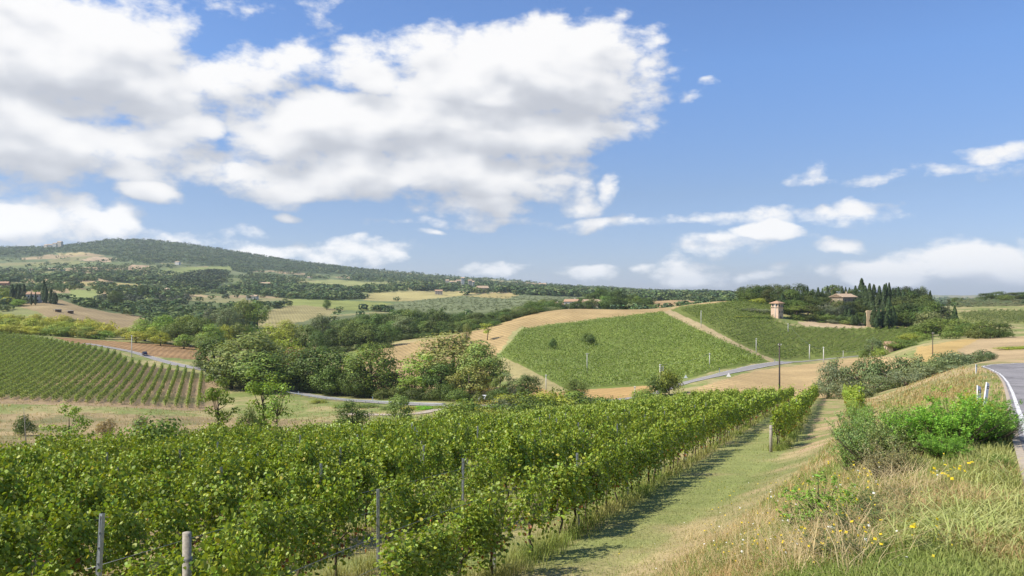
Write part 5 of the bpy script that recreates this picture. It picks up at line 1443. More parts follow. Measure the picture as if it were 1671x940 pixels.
# -- the others
FAR = [
 (3, 640*1.42, 14, 10, 7.5, 1.8, 20, 'brick', 'tiles', 'brick farmhouse cut by the left edge of the picture'),
 (56, 636, 9.5, 8, 6.6, 1.6, 18, 'whitewall', 'tiles', 'white house with pink tiled roof between small cypresses on the left hill'),
 (280, 1080, 15, 10, 6, 1.6, -12, 'pinkwall', 'tiles_pale', 'pinkish farmhouse beside the dark plantation on the left'),
 (432, 1450, 18, 11, 8, 2, 15, 'cream', 'tiles_pale', 'cream farmhouse on the hillside above the middle woods'),
 (448, 1440, 12, 10, 6, 2, -20, 'cream', 'tiles', 'smaller farmhouse right of the cream one on the middle hillside'),
 (507, 2250, 20, 10, 6, 2, 0, 'whitewall', 'tiles_pale', 'small white house high on the middle hillside'),
 (383, 1380, 10, 9, 5, 1.5, 10, 'cream', 'tiles_pale', 'small cream house above the dark plantation'),
 (412, 960, 12, 9, 4.5, 1.4, 0, 'whitewall', 'tiles_pale', 'low white house at the foot of the middle woods'),
 (893, 640, 0, 0, 0, 0, 0, '', '', ''),
 (905, 640, 13, 9, 5.6, 1.7, 14, 'whitewall', 'tiles', 'long tiled house at the left of the grove on the middle ridge'),
 (933, 655, 11, 9, 7, 1.9, -18, 'whitewall', 'tiles', 'white two-storey house in the middle of the grove on the ridge'),
 (964, 650, 12, 9, 6.5, 2.0, 12, 'cream', 'tiles_pale', 'cream house half hidden by trees at the right of the ridge grove'),
 (980, 645, 7, 7, 6.5, 1.8, 12, 'cream', 'tiles_pale', 'small cream annex beside the half hidden ridge house'),
 (787, 1420, 20, 14, 8, 4.0, 25, 'stone', 'tiles_pale', 'barn with broad tan roof right of the distant castle hamlet'),
 (716, 1300, 12, 9, 6, 2, 5, 'cream', 'tiles', 'small house in front of the dark trees below the castle hamlet'),
 (1037, 2600, 18, 12, 9, 3, 0, 'whitewall', 'tiles_pale', 'white house on the distant wooded ridge right of the grove'),
 (1108, 2400, 18, 12, 8, 3, 10, 'whitewall', 'tiles_pale', 'white house below the blue skyline in the centre'),
 (885, 2300, 20, 14, 13, 4, 10, 'cream', 'tiles_pale', 'tall cream building on the wooded skyline left of centre'),
 (1457, 292, 5.0, 4.2, 2.6, 1.1, -10, 'pinkwall', 'tiles', 'little tiled hut by the valley road below the villa hill'),
]
for (u, D, w, d, h, rh, rot, wm, rm, lab) in FAR:
    if not w: continue
    big = w / D * F > 14
    base_z = None
    if D > 1200: # seat far houses on the visible slope
        pass
    house(u, D, w, d, h, rh, rot, M[wm], M[rm], lab, 'farmhouse' if 'farm' in lab else 'barn' if 'barn' in lab else 'hut' if 'hut' in lab else 'house', nwin=3 if w > 6 else 1, floors=2 if h > 5 else 1, chimney=w > 6, door=True)
# castle hamlet and hilltop village
for n_, (u, D, w, h, lab) in enumerate([(722, 1800, 16, 8, 'leftmost pale house of the castle hamlet'), (730, 1790, 7, 13, 'narrow pale tower of the castle hamlet'), (739, 1810, 14, 8, 'broad middle house of the castle hamlet'), (748, 1800, 10, 8, 'small bright white house of the castle hamlet'), (755, 1790, 7, 15, 'tallest cream tower of the castle hamlet'), (767, 1790, 8, 12, 'short tower at the right of the castle hamlet'), (771, 1800, 9, 10, 'rightmost pale house of the castle hamlet')]):
    house(u, D, w, 8, h + 2, 2.2, rng.uniform(-25, 25), M['cream' if n_ % 2 else 'whitewall'], M['tiles_pale'], lab + ' on the far slope', 'hamlet_house', nwin=2, chimney=False, sink=-1, group='houses of the castle hamlet')
for n_, (u, D, w, h, lab) in enumerate([(76, 3150, 14, 7, 'leftmost small house of the hilltop village'), (83, 3150, 16, 9, 'low white house of the hilltop village'), (90, 3140, 16, 13, 'second white house of the hilltop village'), (98, 3140, 18, 15, 'tall pinkish house of the hilltop village')]):
    house(u, D, w, 12, h + 3, 3, rng.uniform(-15, 15), M['whitewall' if n_ % 3 else 'cream'], M['tiles_pale'], lab + ' at far left skyline', 'village_house', nwin=2, chimney=False, sink=-3, group='houses of the hilltop village')
for n_, (u, D, w, lab) in enumerate([(84, 1750, 12, 'left pale house of the trio on the far left slope'), (92, 1740, 14, 'middle pale house of the trio on the far left slope'), (100, 1730, 12, 'right pale house of the trio on the far left slope'), (53, 1700, 10, 'tiny white house alone on the far left slope'), (290, 2400, 14, 'tiny pale house below the ridge wood on the left')]):
    house(u, D, w, 9, 7, 2, rng.uniform(-20, 20), M['whitewall'], M['tiles_pale'], lab, 'house', nwin=2, chimney=False, sink=-1.5)
# -- field shelters
for (u, D, w, lab) in [(94, 575, 4.6, 'low tin-roofed field shelter, left one of two on the brown slope'), (114, 575, 4.4, 'low tin-roofed field shelter, right one of two on the brown slope'), (215, 690, 6.0, 'white roofed open shed in the meadow at left')]:
    x, y, z = at(u, D)
    e = empty('field_shelter', (x, y, z), R(8), lab, 'shed')
    g_ = Geo(); g_.box((0, 0, 2.0), (w, 3.0, .18)); g_.build('roof', M['white'] if u > 200 else M['concrete'], e)
    for sx in (-1, 1):
        for sy in (-1, 1):
            p_ = Geo(); p_.box((sx * (w / 2 - .2), sy * 1.2, .9), (.14, .14, 2.2)); p_.build('post', M['grey_wood'], e)
    g_ = Geo(); g_.box((0, 1.2, .9), (w - .5, .1, 1.9)); g_.build('back_wall', M['shutter'], e)

# ------------------------------------------------------------------ poles, wires, signs, guardrail
POLES = {}
M['lamp'] = plain('lamp_glass', (.6, .6, .58), .15, .5, 5., .05)

def pole(key, u, vt, D, r, mt, lab, arm=False, name='utility_pole'):
    x, y, z = at(u, D); h = (HZ - vt) / F * D - z
    e = empty(name, (x, y, z), rng.uniform(-.3, .3), lab, 'pole')
    g_ = Geo(); g_.tube([(0, 0, -.6), (0, 0, h * .5), (0, 0, h)], [r * 1.15, r, r * .78], 9); g_.build('shaft', mt, e, True)
    a_ = Geo()
    wd = 1.3 if arm else .5
    a_.box((0, -.02 - r, h - .35), (wd, .09, .10)); a_.build('crossarm', M['metal'] if mt is M['concrete'] else M['grey_wood'], e)
    for sx in (-.9, .9):
        i_ = Geo(); i_.tube([(sx * wd / 2, -.02 - r, h - .30), (sx * wd / 2, -.02 - r, h - .22), (sx * wd / 2, -.02 - r, h - .12)], [.035, .055, .03], 8); i_.build('insulator', M['white'], e, True)
    POLES[key] = np.array([x, y - .02 - r, z + h - .15])
    return e
pole('A', 1272, 560, 131, .13, M['pole_wood'], 'tall dark wooden pole rising behind the vines in front of the ploughed field')
pole('B', 958, 576, D_of(958, 608, 232, 330), .12, M['concrete'], 'pale pole with a crossarm in the lower middle of the hill vineyard', True)
pole('C', 891, 611, D_of(891, 637, 205, 300), .12, M['concrete'], 'slim pale pole at the lower left corner of the hill vineyard')
pole('D', 1077, 594, D_of(1077, 634, 200, 300), .12, M['concrete'], 'pale pole beside the bush at the near corner of the orange field strip')
pole('E', 1158, 576, D_of(1158, 600, 226, 300), .13, M['concrete'], 'pale pole at the bottom right of the hill vineyard')
pole('F', 1036, 630, 196.5, .10, M['concrete'], 'slim grey pole standing on the verge of the valley road in the centre')
pole('G', 1144, 507, D_of(1144, 535, 300, 460), .13, M['concrete'], 'pale pole beside the upper part of the diagonal track')
pole('H', 1234, 552, D_of(1234, 578, 280, 420), .12, M['concrete'], 'pole in the vines just right of the lower diagonal track')
pole('I', 1321, 562, D_of(1321, 587, 296, 360), .17, M['concrete'], 'left of two thick concrete poles by the road bend below the villa hill')
pole('J', 1344, 566, D_of(1344, 592, 270, 312), .17, M['concrete'], 'right of two thick concrete poles by the road bend, standing in the ploughed field')
pole('K', 1265, 496, 420, .16, M['concrete'], 'white pole right in front of the pink tower house')
pole('L', 1286, 528, D_of(1286, 542, 360, 420), .14, M['concrete'], 'short pole in the vines below the pink tower house')
pole('M', 1376, 572, 310, .12, M['concrete'], 'small pole by the road left of the tiled hut')
pole('N', 1413, 567, 300, .16, M['pale_stone'], 'tan concrete pole beside the tree near the tiled hut')
pole('O', 1522, 542, 205, .10, M['pole_wood'], 'thin dark pole at the left edge of the orange field')
pole('P', 215, 547, D_of(215, 586, 290, 330), .15, M['concrete'], 'concrete pole beside the road at the top of the left vineyard')
def wire(a, b, sag=.8):
    p, q = POLES[a], POLES[b]
    t = np.linspace(0, 1, 14)[:, None]
    P = p * (1 - t) + q * t; P[:, 2] -= (sag * 4 * t * (1 - t))[:, 0]
    g_ = Geo(); g_.tube(P, .022, 5); return g_
for a, b, lab in (('L', 'I', 'overhead cable from the vineyard pole below the tower house to the road'), ('I', 'J', 'short overhead cable between the two thick concrete poles'), ('J', 'M', 'overhead cable from the right concrete pole to the small pole by the hut'), ('K', 'L', 'overhead cable from the tower house pole down to the vineyard pole'), ('D', 'E', 'overhead cable along the foot of the hill vineyard'), ('M', 'N', 'overhead cable to the tan pole near the hut')):
    tag(wire(a, b).build('power_line', M['wire'], None, True), lab, 'cable')
def delineator(x, y, h, lab, rz=0.0, w=.12):
    z = zt(x, y)
    e = empty('road_marker_post', (x, y, z), rz, lab, 'marker post')
    g_ = Geo()
    prof = [(-w / 2, -.03), (w / 2, -.03), (w / 2 * .7, .035), (-w / 2 * .7, .035)]
    V = [(px, py, -.2) for px, py in prof] + [(px, py, h - .06 + (.05 if px < 0 else 0)) for px, py in prof]
    g_.add(V, [(0, 1, 5, 4), (1, 2, 6, 5), (2, 3, 7, 6), (3, 0, 4, 7), (4, 5, 6, 7)]); g_.build('post', M['white'], e)
    b_ = Geo(); b_.box((w * .12, 0, h * .80), (w * .82, .072, h * .10)); bo = b_.build('black_band', M['black'], e)
    r_ = Geo(); r_.box((w * .12, -.04, h * .80), (w * .3, .012, h * .06)); r_.build('reflector', M['lamp'], bo)
    return e
x, y, _ = at(1606, 29.0); delineator(x, y, .98, 'white road marker post leaning behind the bright green bush', .25, .12).rotation_euler = (.0, .16, .25)
x, y, _ = at(1597, 25.5); delineator(x, y, .98, 'white marker post half hidden in the top of the bright green bush', .2, .12)
x, y, _ = at(1593, 82.0); delineator(x, y, 1.05, 'white marker post at the road edge before the far bend', .3, .16)
for (u, D, lab) in [(1174, 234, 'tiny white marker post left of the triangular sign on the valley road'), (1264, 280, 'tiny white marker post at the bottom of the diagonal track'), (1043, 201, 'tiny white marker post on the valley road beside the slim grey pole'), (487, 233, 'white marker post at the start of the guardrail'), (608, 216, 'small white marker post behind the middle of the guardrail')]:
    x, y, _ = at(u, D); delineator(x, y, 1.15, lab, .2, .24)
def tri_sign(u, D, s, hb, lab):
    x, y, z = at(u, D)
    e = empty('road_sign', (x, y, z), R(rng.uniform(-15, 15)), lab, 'road sign')
    g_ = Geo(); g_.tube([(0, .04, -.3), (0, .04, hb), (0, .04, hb + s * .6)], .035, 8); g_.build('post', M['metal'], e, True)
    p_ = Geo(); hh = s * .866
    V = [(-s / 2, 0, hb), (s / 2, 0, hb), (0, 0, hb + hh), (-s / 2, .02, hb), (s / 2, .02, hb), (0, .02, hb + hh)]
    p_.add(V, [(0, 3, 4, 1), (1, 4, 5, 2), (2, 5, 3, 0)], [(0, 1, 2), (3, 5, 4)]); p_.build('plate', M['white'], e)
    b_ = Geo(); b_.box((0, .03, hb + .25), (s * .55, .02, .05)); b_.build('bracket', M['metal'], e)
tri_sign(1189, 214, 1.25, .55, 'white triangular sign plate on the near verge of the valley road')
tri_sign(1119, 222, 1.15, .4, 'small white triangular sign on the far verge below the hill vineyard')
x, y, z = at(1079.5, 222)
e = empty('metal_panel', (x, y, z), R(10), 'tall grey weathered metal panel on posts at the foot of the hill vineyard', 'panel')
for sx in (-.55, .55):
    g_ = Geo(); g_.tube([(sx, 0, -.3), (sx, 0, 2), (sx, 0, 5.2)], .05, 7); g_.build('post', M['metal'], e, True)
for q in range(4):
    g_ = Geo(); g_.box((-.45 + q * .3, 0, 3.6), (.22, .05, 3.0)); g_.build('slat', M['metal'], e)
# guardrails
def guardrail(us, off, lab):
    cen = resample([((u - CU) / F * D, D) for u, D in us], 1.0)
    t = np.gradient(cen, axis=0); t /= np.linalg.norm(t, axis=1)[:, None]
    nrm = np.stack([t[:, 1], -t[:, 0]], 1); p = cen + nrm * off
    z = zt(p[:, 0], p[:, 1]); z = np.convolve(np.pad(z, 3, mode='edge'), np.ones(7) / 7, 'valid') + .15
    o = np.array([p[0, 0], p[0, 1], z[0]])
    e = empty('guardrail', tuple(o), 0, lab, 'guardrail', 'guardrails of the valley road')
    g_ = Geo()
    for k_, dz in enumerate((.52, .60, .68, .76)):
        q = np.stack([p[:, 0], p[:, 1], z + dz], 1) - o
        if k_ % 2: q[:, 1] -= .04
        g_.tube(q, .052, 6)
    g_.build('rail', M['metal'], e, True)
    for i_ in range(0, len(p), 4):
        b_ = Geo(); b_.box((p[i_, 0] - o[0], p[i_, 1] - o[1] + .1, z[i_] + .25 - o[2]), (.12, .1, 1.1)); b_.build('post', M['metal'], e)
guardrail([(486, 235.5), (540, 223), (620, 208.5), (656, 204)], 3.5, 'long galvanised guardrail following the valley road below the dark trees')
guardrail([(678, 201.5), (710, 198), (738, 196)], 3.5, 'short galvanised guardrail at the junction with the gravel path')
# ------------------------------------------------------------------ cars
M['car_dark'] = plain('dark_blue_paint', (.02, .025, .05), .25, .5, 2., .05, .2)
M['car_white'] = plain('white_paint', (.78, .78, .77), .3, .5, 2., .03)
M['tyre'] = plain('tyre', (.02, .02, .02), .8, .2, 8., .1)
def car(u, D, rz, paint, lab):
    x, y, z = at(u, D)
    e = empty('parked_car' if 'parked' in lab else 'car', (x, y, z + .25), rz, lab, 'car')
    prof = [(-2.0, .35), (-2.05, .75), (-1.75, .92), (-1.35, .98), (-.75, 1.42), (.75, 1.46), (1.55, 1.02), (1.95, .92), (2.02, .6), (1.98, .32)]
    n = len(prof); W = .84
    V = []
    for sy in (-1, 1):
        for px, pz in prof: V.append((px, sy * W * (1.0 if pz < 1.0 else .82), pz))
    g_ = Geo(); f4 = [(i, (i + 1) % n, n + (i + 1) % n, n + i) for i in range(n)]
    g_.add(V, f4, [(0, i + 1, i) for i in range(1, n - 1)] + [(n, n + i, n + i + 1) for i in range(1, n - 1)])
    g_.build('body', M[paint], e)
    for sy in (-1, 1):
        w_ = Geo(); w_.add([(-1.15, sy * .80, 1.02), (1.3, sy * .80, 1.04), (.72, sy * .715, 1.38), (-.72, sy * .715, 1.36)], [(0, 1, 2, 3)] if sy < 0 else [(3, 2, 1, 0)]); w_.build('side_window', M['glass'], e)
        for px in (-1.28, 1.28):
            t_2 = Geo(); t_2.tube([(px, sy * .70, .32), (px, sy * .88, .32)], .32, 16); wh = t_2.build('wheel', M['tyre'], e, True)
            h_ = Geo(); h_.tube([(px, sy * .86, .32), (px, sy * .895, .32)], .19, 12); h_.build('rim', M['metal'], wh, True)
        l_ = Geo(); l_.box((-2.03, sy * .6, .72), (.06, .32, .14)); l_.build('headlight', M['lamp'], e)
        l_ = Geo(); l_.box((1.99, sy * .62, .8), (.06, .22, .16)); l_.build('tail_light', M['red'], e)
    w_ = Geo(); w_.add([(-1.39, -.62, 1.0), (-1.39, .62, 1.0), (-.79, .58, 1.41), (-.79, -.58, 1.41)], [(3, 2, 1, 0)]); w_.build('windscreen', M['glass'], e)
    w_ = Geo(); w_.add([(1.56, -.62, 1.05), (1.56, .62, 1.05), (.80, .58, 1.455), (.80, -.58, 1.455)], [(0, 1, 2, 3)]); w_.build('rear_window', M['glass'], e)
    return e
car(236, 321.5, math.atan2(-20, 12), 'car_dark', 'dark blue car driving on the road above the left vineyard')
car(790, 207, R(70), 'car_white', 'white car mostly hidden behind bushes under the silvery poplars')

# ------------------------------------------------------------------ near bank: shrubs, weeds and grasses
def blades(P, h, w, lean, colr, bend=.6, az=None):
    """bent grass blades: two quads and a tip each"""
    n = len(P)
    az = rng.uniform(0, 6.283, n) if az is None else az
    d = np.stack([np.cos(az), np.sin(az), np.zeros(n)], 1); s = np.stack([-np.sin(az), np.cos(az), np.zeros(n)], 1)
    h = h[:, None]; w = w[:, None]; lean = lean[:, None]
    up = np.array([0, 0, 1.])
    p1 = P + up * h * .5 + d * h * lean * .3; p2 = P + up * h * (.88 - .15 * lean * bend) + d * h * lean * .8; p3 = P + up * h * (1 - .35 * lean * bend) + d * h * lean * 1.25
    V = np.stack([P - s * w * .5, P + s * w * .5, p1 - s * w * .45, p1 + s * w * .45, p2 - s * w * .3, p2 + s * w * .3, p3], 1)
    i = np.arange(n)[:, None] * 7
    f4 = np.concatenate([i + np.array([[0, 1, 3, 2]]), i + np.array([[2, 3, 5, 4]])]); f3 = i + np.array([[4, 5, 6]])
    return V.reshape(-1, 3), f4, f3, np.repeat(colr, 7, 0)
def sample_ground(n, d0, d1, poly):
    """ground points spread evenly over what the slope shows between two distances"""
    y = 1 / (rng.random(n) * (1 / d0 - 1 / d1) + 1 / d1)
    u = rng.uniform(min(p[0] for p in poly), max(p[0] for p in poly), n)
    x = (u - CU) / F * y; z = zt(x, y); v = HZ - F * z / y
    s = inpoly(u, v, poly)
    return np.stack([x, y, z], 1)[s]
def near_mask(P): return (P[:, 0] < road_left_x(np.minimum(P[:, 1], 147)) - .25)
def sward(name, P, hr, wr, cols, label, cat, tuft=1, spread=.06, leanr=(.1, .7), patch=None):
    P = P[near_mask(P)]
    if tuft > 1:
        P = np.repeat(P, tuft, 0); off = rng.normal(0, spread, (len(P), 2)); P = P.copy(); P[:, :2] += off
        P[:, 2] = zt(P[:, 0], P[:, 1])
        P = P[near_mask(P)]
    n = len(P)
    D = P[:, 1]
    h = rng.uniform(*hr, n) * (.7 + .6 * fbm(P[:, 0] / 1.1, P[:, 1] / 1.1, 3)); w = np.maximum(rng.uniform(*wr, n), D * .00055)
    n2 = fbm(P[:, 0] / 1.7 + 5, P[:, 1] / 1.7, 4); n2 = np.clip((n2 - .5) * 2.6 + .5 + rng.normal(0, .2, n), 0, 1)[:, None]
    c = np.array(cols[0]) * (1 - n2) + np.array(cols[1]) * n2
    c = c * rng.uniform(.75, 1.25, (n, 1))
    P = P - np.array([0, 0, .02])
    V, f4, f3, cc = blades(P, h, w, rng.uniform(*leanr, n), c)
    return tag(mk(name, V, f4, f3, cc, M['grass']), label, cat, None, 'stuff')
LANE = [(700,990),(760,930),(930,870),(1060,800),(1160,745),(1262,690),(1345,640),(1400,640),(1385,690),(1310,780),(1200,870),(1040,990)]
BANK = [(1000,990),(1180,880),(1290,785),(1360,715),(1370,680),(1400,645),(1590,595),(1680,620),(1700,990)]
P = sample_ground(60000, 9, 90, LANE)
sward('short_grass', P, (.03, .09), (.006, .012), [(.19, .25, .055), (.36, .33, .12)], 'short mown grass on the strip beside the front vine row', 'grass')
P = sample_ground(26000, 9, 70, [(-60,990),(-60,900),(600,800),(930,850),(1160,735),(1250,680),(1290,700),(1160,760),(1000,850),(800,960),(760,990)])
sward('tall_grass', P[rng.random(len(P)) < .6], (.10, .32), (.006, .012), [(.23, .29, .06), (.42, .38, .15)], 'uncut pale grass under the front vines', 'grass', 2, .05, (.1, .6))
P = sample_ground(46000, 5.0, 110, BANK)
nn = fbm(P[:, 0] / 2.6, P[:, 1] / 2.6, 4)
sward('dry_grass', P[nn + (CU + F * P[:, 0] / P[:, 1] - 1450) * -.00025 > .52], (.10, .34), (.004, .010), [(.52, .40, .20), (.44, .30, .13)], 'dry straw-coloured grass over the bank beside the road', 'dry grass', 2, .07, (.2, 1.0))
P2 = sample_ground(95000, 5.0, 110, BANK)
nn2 = fbm(P2[:, 0] / 2.6, P2[:, 1] / 2.6, 4)
sward('green_grass', P2[nn2 < .63], (.06, .26), (.006, .014), [(.22, .28, .060), (.38, .38, .13)], 'green grass and weeds over the bank beside the road', 'grass', 2, .06, (.1, .8))
RP = []
for (x0, k_, ya, yb) in ROWS:
    if k_ > 2: continue
    n = {0: 7000, 1: 4000, 2: 2500, -1: 2500, -2: 800}[k_]
    y = 1 / (rng.random(n) * (1 / max(ya, 9.0) - 1 / 95) + 1 / 95); x = x0 + ROW_D * (y - 22.5) + rng.normal(.05, .30, n)
    RP.append(np.stack([x, y, zt(x, y)], 1))
sward('tall_grass', np.concatenate(RP), (.16, .46), (.006, .012), [(.22, .29, .06), (.40, .38, .14)], 'uncut grass growing between the stems of the front vines', 'grass', 2, .06, (.1, .7))
# rust-coloured grasses below the road bend
P = sample_ground(3000, 25, 120, [(1400,640),(1440,610),(1560,590),(1600,600),(1600,640),(1500,665),(1410,670)])
sward('rusty_grass', P, (.15, .45), (.006, .012), [(.40, .34, .14), (.40, .27, .12)], 'rust-coloured tall grass below the road bend', 'dry grass', 3, .12, (.2, .8))
# thick tussocks of long blades low on the bank
def tussocks(name, spots, nb, hr, wr, cols, label, cat, leanr=(.4, 1.3), spread=.10):
    Ps = []
    for (u, v) in spots:
        D = D_of(u, v, 5, 60); x, y, z = at(u, D)
        q = np.tile([[x, y, z]], (nb, 1)); q[:, :2] += rng.normal(0, spread, (nb, 2)); Ps.append(q)
    P = np.concatenate(Ps); P[:, 2] = zt(P[:, 0], P[:, 1]) - .02
    n = len(P); n2 = rng.random((n, 1))
    c = (np.array(cols[0]) * (1 - n2) + np.array(cols[1]) * n2) * rng.uniform(.8, 1.2, (n, 1))
    V, f4, f3, cc = blades(P, rng.uniform(*hr, n), rng.uniform(*wr, n), rng.uniform(*leanr, n), c, 1.0)
    return tag(mk(name, V, f4, f3, cc, M['grass']), label, cat, None, 'stuff')
sp = [(rng.uniform(1470, 1680), rng.uniform(810, 930)) for _ in range(22)] + [(1620, 770), (1640, 790), (1600, 800), (1560, 850), (1580, 880), (1615, 860)]
tussocks('long_grass', sp, 44, (.2, .5), (.008, .016), [(.36, .42, .12), (.48, .48, .19)], 'pale green long-bladed grass tussocks at lower right', 'grass', (.5, 1.5), .14)
sp = [(rng.uniform(1230, 1420), rng.uniform(840, 960)) for _ in range(20)] + [(rng.uniform(1390, 1500), rng.uniform(780, 860)) for _ in range(12)] + [(rng.uniform(1120, 1260), rng.uniform(860, 960)) for _ in range(8)]
tussocks('straw_grass', sp, 60, (.3, .7), (.004, .008), [(.60, .49, .28), (.50, .38, .18)], 'arching straw tussocks on the lower bank', 'dry grass', (.5, 1.5), .16)
# feathery shrubs
def feather_shrub(seed, n_stem, leaf, n_leaf, spread, up, bare=.15):
    """stems rising from one root, thick with small leaves; unit height"""
    global rng
    keep = rng; rng = np.random.default_rng(seed); T = Geo(); P = []; N = []
    for s in range(n_stem):
        a = rng.uniform(0, 6.283); r = spread * rng.uniform(.2, 1) ** .6; h = rng.uniform(.55, 1.0) * (1 - .35 * (r / spread) ** 2)
        e_ = np.array([math.cos(a) * r, math.sin(a) * r, h]); m_ = np.array([e_[0] * up, e_[1] * up, h * .5])
        st = np.array([rng.normal(0, .04), rng.normal(0, .04), -.02])
        T.tube([st, m_, e_], [.010, .006, .002], 4, cap=False)
        for b in range(6):
            t = rng.uniform(bare, .95); c = st * (1 - t) ** 2 + 2 * m_ * t * (1 - t) + e_ * t * t
            dd = unit(1)[0]; dd[2] = abs(dd[2]) * .8 + .2; L = rng.uniform(.10, .24) * (1.1 - t * .5)
            k_ = max(3, n_leaf // (n_stem * 6)); tt_ = rng.uniform(0, 1, (k_, 1))
            P.append(c + dd * L * tt_ + rng.normal(0, .014, (k_, 3))); N.append(unit(k_) * .8 + np.array([0, 0, .6]) + dd * .3)
    P = np.concatenate(P); N = np.concatenate(N)
    P[:, 2] = np.maximum(P[:, 2], .01); P[:, 2] /= np.percentile(P[:, 2], 99.5)
    V, f, o = leaf_quads(P, N, leaf * rng.uniform(.6, 1.4, len(P)), .5)
    c = tint(len(P), .22, .10, .03)[o]; rng = keep
    tm = mk_mesh('shrub_stems', *T.arrays()[:3], None, M['bark'], True); cm = mk_mesh('shrub_foliage', V, f, np.zeros((0, 3), int), c, M['leaf'])
    return tm, cm, 2 * np.percentile(np.abs(V[:, :2]), 97)
FS = {'broom': [feather_shrub(31 + s, 80, .030, 17000, .62, .5) for s in range(3)], 'twiggy': [feather_shrub(61 + s, 60, .036, 8000, .6, .45, .15) for s in range(3)], 'weed': [feather_shrub(91 + s, 16, .05, 1500, .30, .35, .1) for s in range(2)]}
fcount = 0
def fshrub(kind, u, vb, vt, wpx, col, lab, name='shrub', cat='shrub', group=None, dmin=6, dmax=70):
    global fcount
    fcount += 1
    D = D_of(u, vb, dmin, dmax); x, y, z = at(u, D)
    x = min(x, float(road_left_x(y)) - .35)
    h = (vb - vt) / F * D
    tm, cm, w0 = FS[kind][fcount % len(FS[kind])]
    e = empty(name, (x, y, z - .03), rng.uniform(0, 6.28), lab, cat, group)
    s = wpx / F * D / w0; e.scale = (s, s, h)
    link('stems', tm, e); f = link('foliage', cm, e)
    f.color = (*(np.array(col) * rng.uniform(.92, 1.08)), 1)
    return e
VG = (.22, .41, .05)
for (u, vb, vt, w, c, lab) in [(1508, 745, 662, 92, VG, 'bright green feathery shrub at the left of the roadside clump'), (1556, 738, 636, 100, VG, 'tallest bright green shrub in the middle of the roadside clump'), (1604, 728, 640, 86, (.19, .36, .05), 'bright green shrub touching the road edge'), (1635, 722, 672, 50, (.16, .27, .06), 'small darker green shrub overhanging the white road line'), (1590, 695, 640, 54, (.44, .46, .035), 'yellow-topped shrub behind the bright green clump'), (1478, 752, 700, 60, (.21, .37, .055), 'low bright green shrub at the foot of the roadside clump'), (1540, 752, 705, 70, (.20, .37, .05), 'low bright green shrub in front of the tallest one'), (1632, 770, 738, 34, (.18, .28, .05), 'small green tuft of shrub by the road in the lower right')]:
    fshrub('broom', u, vb, vt, w, c, lab, 'roadside_shrub', 'shrub', 'bright green shrubs beside the road', 8, 60)
for n_, (u, vb, vt, w, c) in enumerate([(1392, 745, 668, 60, (.24, .33, .10)), (1420, 768, 682, 74, (.22, .31, .10)), (1452, 762, 672, 72, (.27, .33, .11)), (1388, 775, 702, 56, (.22, .34, .08)), (1442, 790, 716, 66, (.27, .25, .12)), (1470, 712, 660, 50, (.28, .32, .12)), (1408, 718, 660, 46, (.22, .36, .07)), (1478, 780, 726, 50, (.30, .30, .12)), (1432, 735, 664, 54, (.22, .35, .08)), (1462, 725, 655, 40, (.25, .36, .07)), (1400, 700, 650, 36, (.24, .34, .08))]):
    fshrub('twiggy', u, vb, vt, w, c, 'grey-green twiggy shrub in the thicket between the vine rows and the bright green bushes', 'thicket_shrub', 'shrub', 'grey-green thicket shrubs', 12, 70)
for n_, (u, vb, vt, w, lab) in enumerate([(1336, 872, 762, 66, 'tall upright green weed on the bank below the thicket'), (1370, 868, 786, 50, 'shorter green weed right of the tall upright one'), (1298, 872, 796, 50, 'shorter green weed left of the tall upright one'), (1255, 938, 898, 34, 'green weed clump at the bottom edge right of the grass strip')]):
    fshrub('weed', u, vb, vt, w, (.22, .36, .05), lab, 'weed_plant', 'weed', None, 6, 60)
for n_, (u, vb, vt, w) in enumerate([(1400, 884, 832, 80), (1446, 862, 812, 70), (1375, 920, 864, 90), (1432, 846, 800, 60), (1535, 912, 868, 56), (1420, 920, 872, 80), (1466, 830, 790, 50), (1345, 900, 860, 60), (1500, 850, 815, 46)]):
    fshrub('twiggy', u, vb, vt, w, (.13, .17, .055), 'low dark green herb patch among the dry grass of the bank', 'herb_clump', 'plant', 'dark herb clumps on the bank', 6, 60)
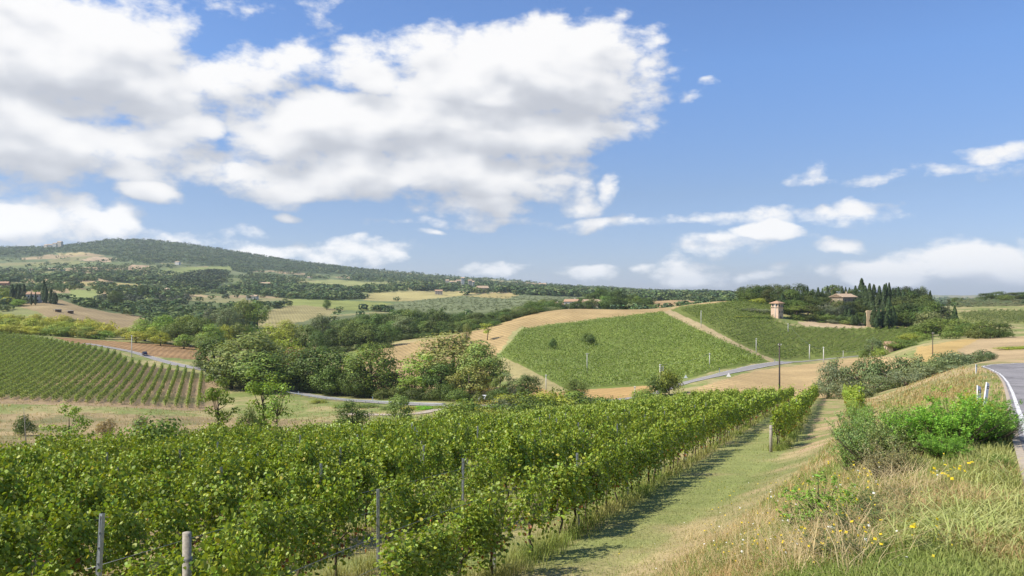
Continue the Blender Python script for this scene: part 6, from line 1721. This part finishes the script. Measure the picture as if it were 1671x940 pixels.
# wild flowers
g_ = Geo()
def flower(u, v, h, r, col):
    D = D_of(u, v, 5.5, 60); x, y, z = at(u, D); lx, ly = rng.normal(0, .05, 2)
    g_.tube([(x, y, z), (x + lx * .5, y + ly * .5, z + h * .5), (x + lx, y + ly, z + h)], [.004, .003, .003], 4, (.25, .30, .08), 0, False)
    n = 8; th = np.arange(n) * 2 * math.pi / n + rng.uniform(0, 1)
    c = np.array([x + lx, y + ly - .01, z + h]); tilt = unit(1)[0] * .6 + np.array([0, -.5, .9]); tilt /= np.linalg.norm(tilt)
    a = np.cross(tilt, [1, 0, 0]); a /= np.linalg.norm(a); b = np.cross(tilt, a)
    rr_ = np.where(np.arange(n) % 2, r * .62, r)[:, None]
    ring = c + rr_ * (np.cos(th)[:, None] * a + np.sin(th)[:, None] * b)
    g_.add(np.vstack([c + tilt * r * .25, ring]), None, [(0, i + 1, (i + 1) % n + 1) for i in range(n)], col)
for (u, v) in [(1390, 752), (1395, 757), (1400, 762), (1405, 772), (1432, 766), (1425, 769), (1416, 779), (1528, 779), (1534, 783), (1541, 779), (1547, 775), (1555, 790), (1567, 775), (1572, 773), (1578, 771), (1497, 884), (1530, 872), (1350, 756)]:
    for q in range(2): flower(u + rng.normal(0, 3), v + 16 + rng.normal(0, 2), rng.uniform(.2, .35), rng.uniform(.022, .04), (.85, .66, .02))
for q in range(260): flower(rng.uniform(1150, 1440), rng.uniform(800, 955), rng.uniform(.25, .5), rng.uniform(.012, .024), (.82, .60, .03) if rng.random() < .75 else (.80, .78, .72))
for q in range(60): flower(rng.uniform(1000, 1600), rng.uniform(760, 955), rng.uniform(.15, .35), rng.uniform(.010, .018), (.80, .78, .74) if rng.random() < .5 else (.85, .66, .05))
tag(g_.build('wildflowers', M['grass']), 'tiny yellow and white wild flowers dotted over the bank', 'wildflowers', None, 'stuff')
# rough grass and herbs over the dry bank beyond the vines, and tufts on the verges
P = sample_ground(26000, 55, 210, [(-60,790),(-60,650),(340,662),(480,645),(640,668),(760,668),(740,720),(400,760)])
nn = fbm(P[:, 0] / 5, P[:, 1] / 5, 4)
sward('bank_grass', P, (.18, .55), (.02, .05), [(.24, .24, .085), (.46, .34, .17)], 'rough dry grass on the slope beyond the vines', 'dry grass', 2, .3, (.2, .8))
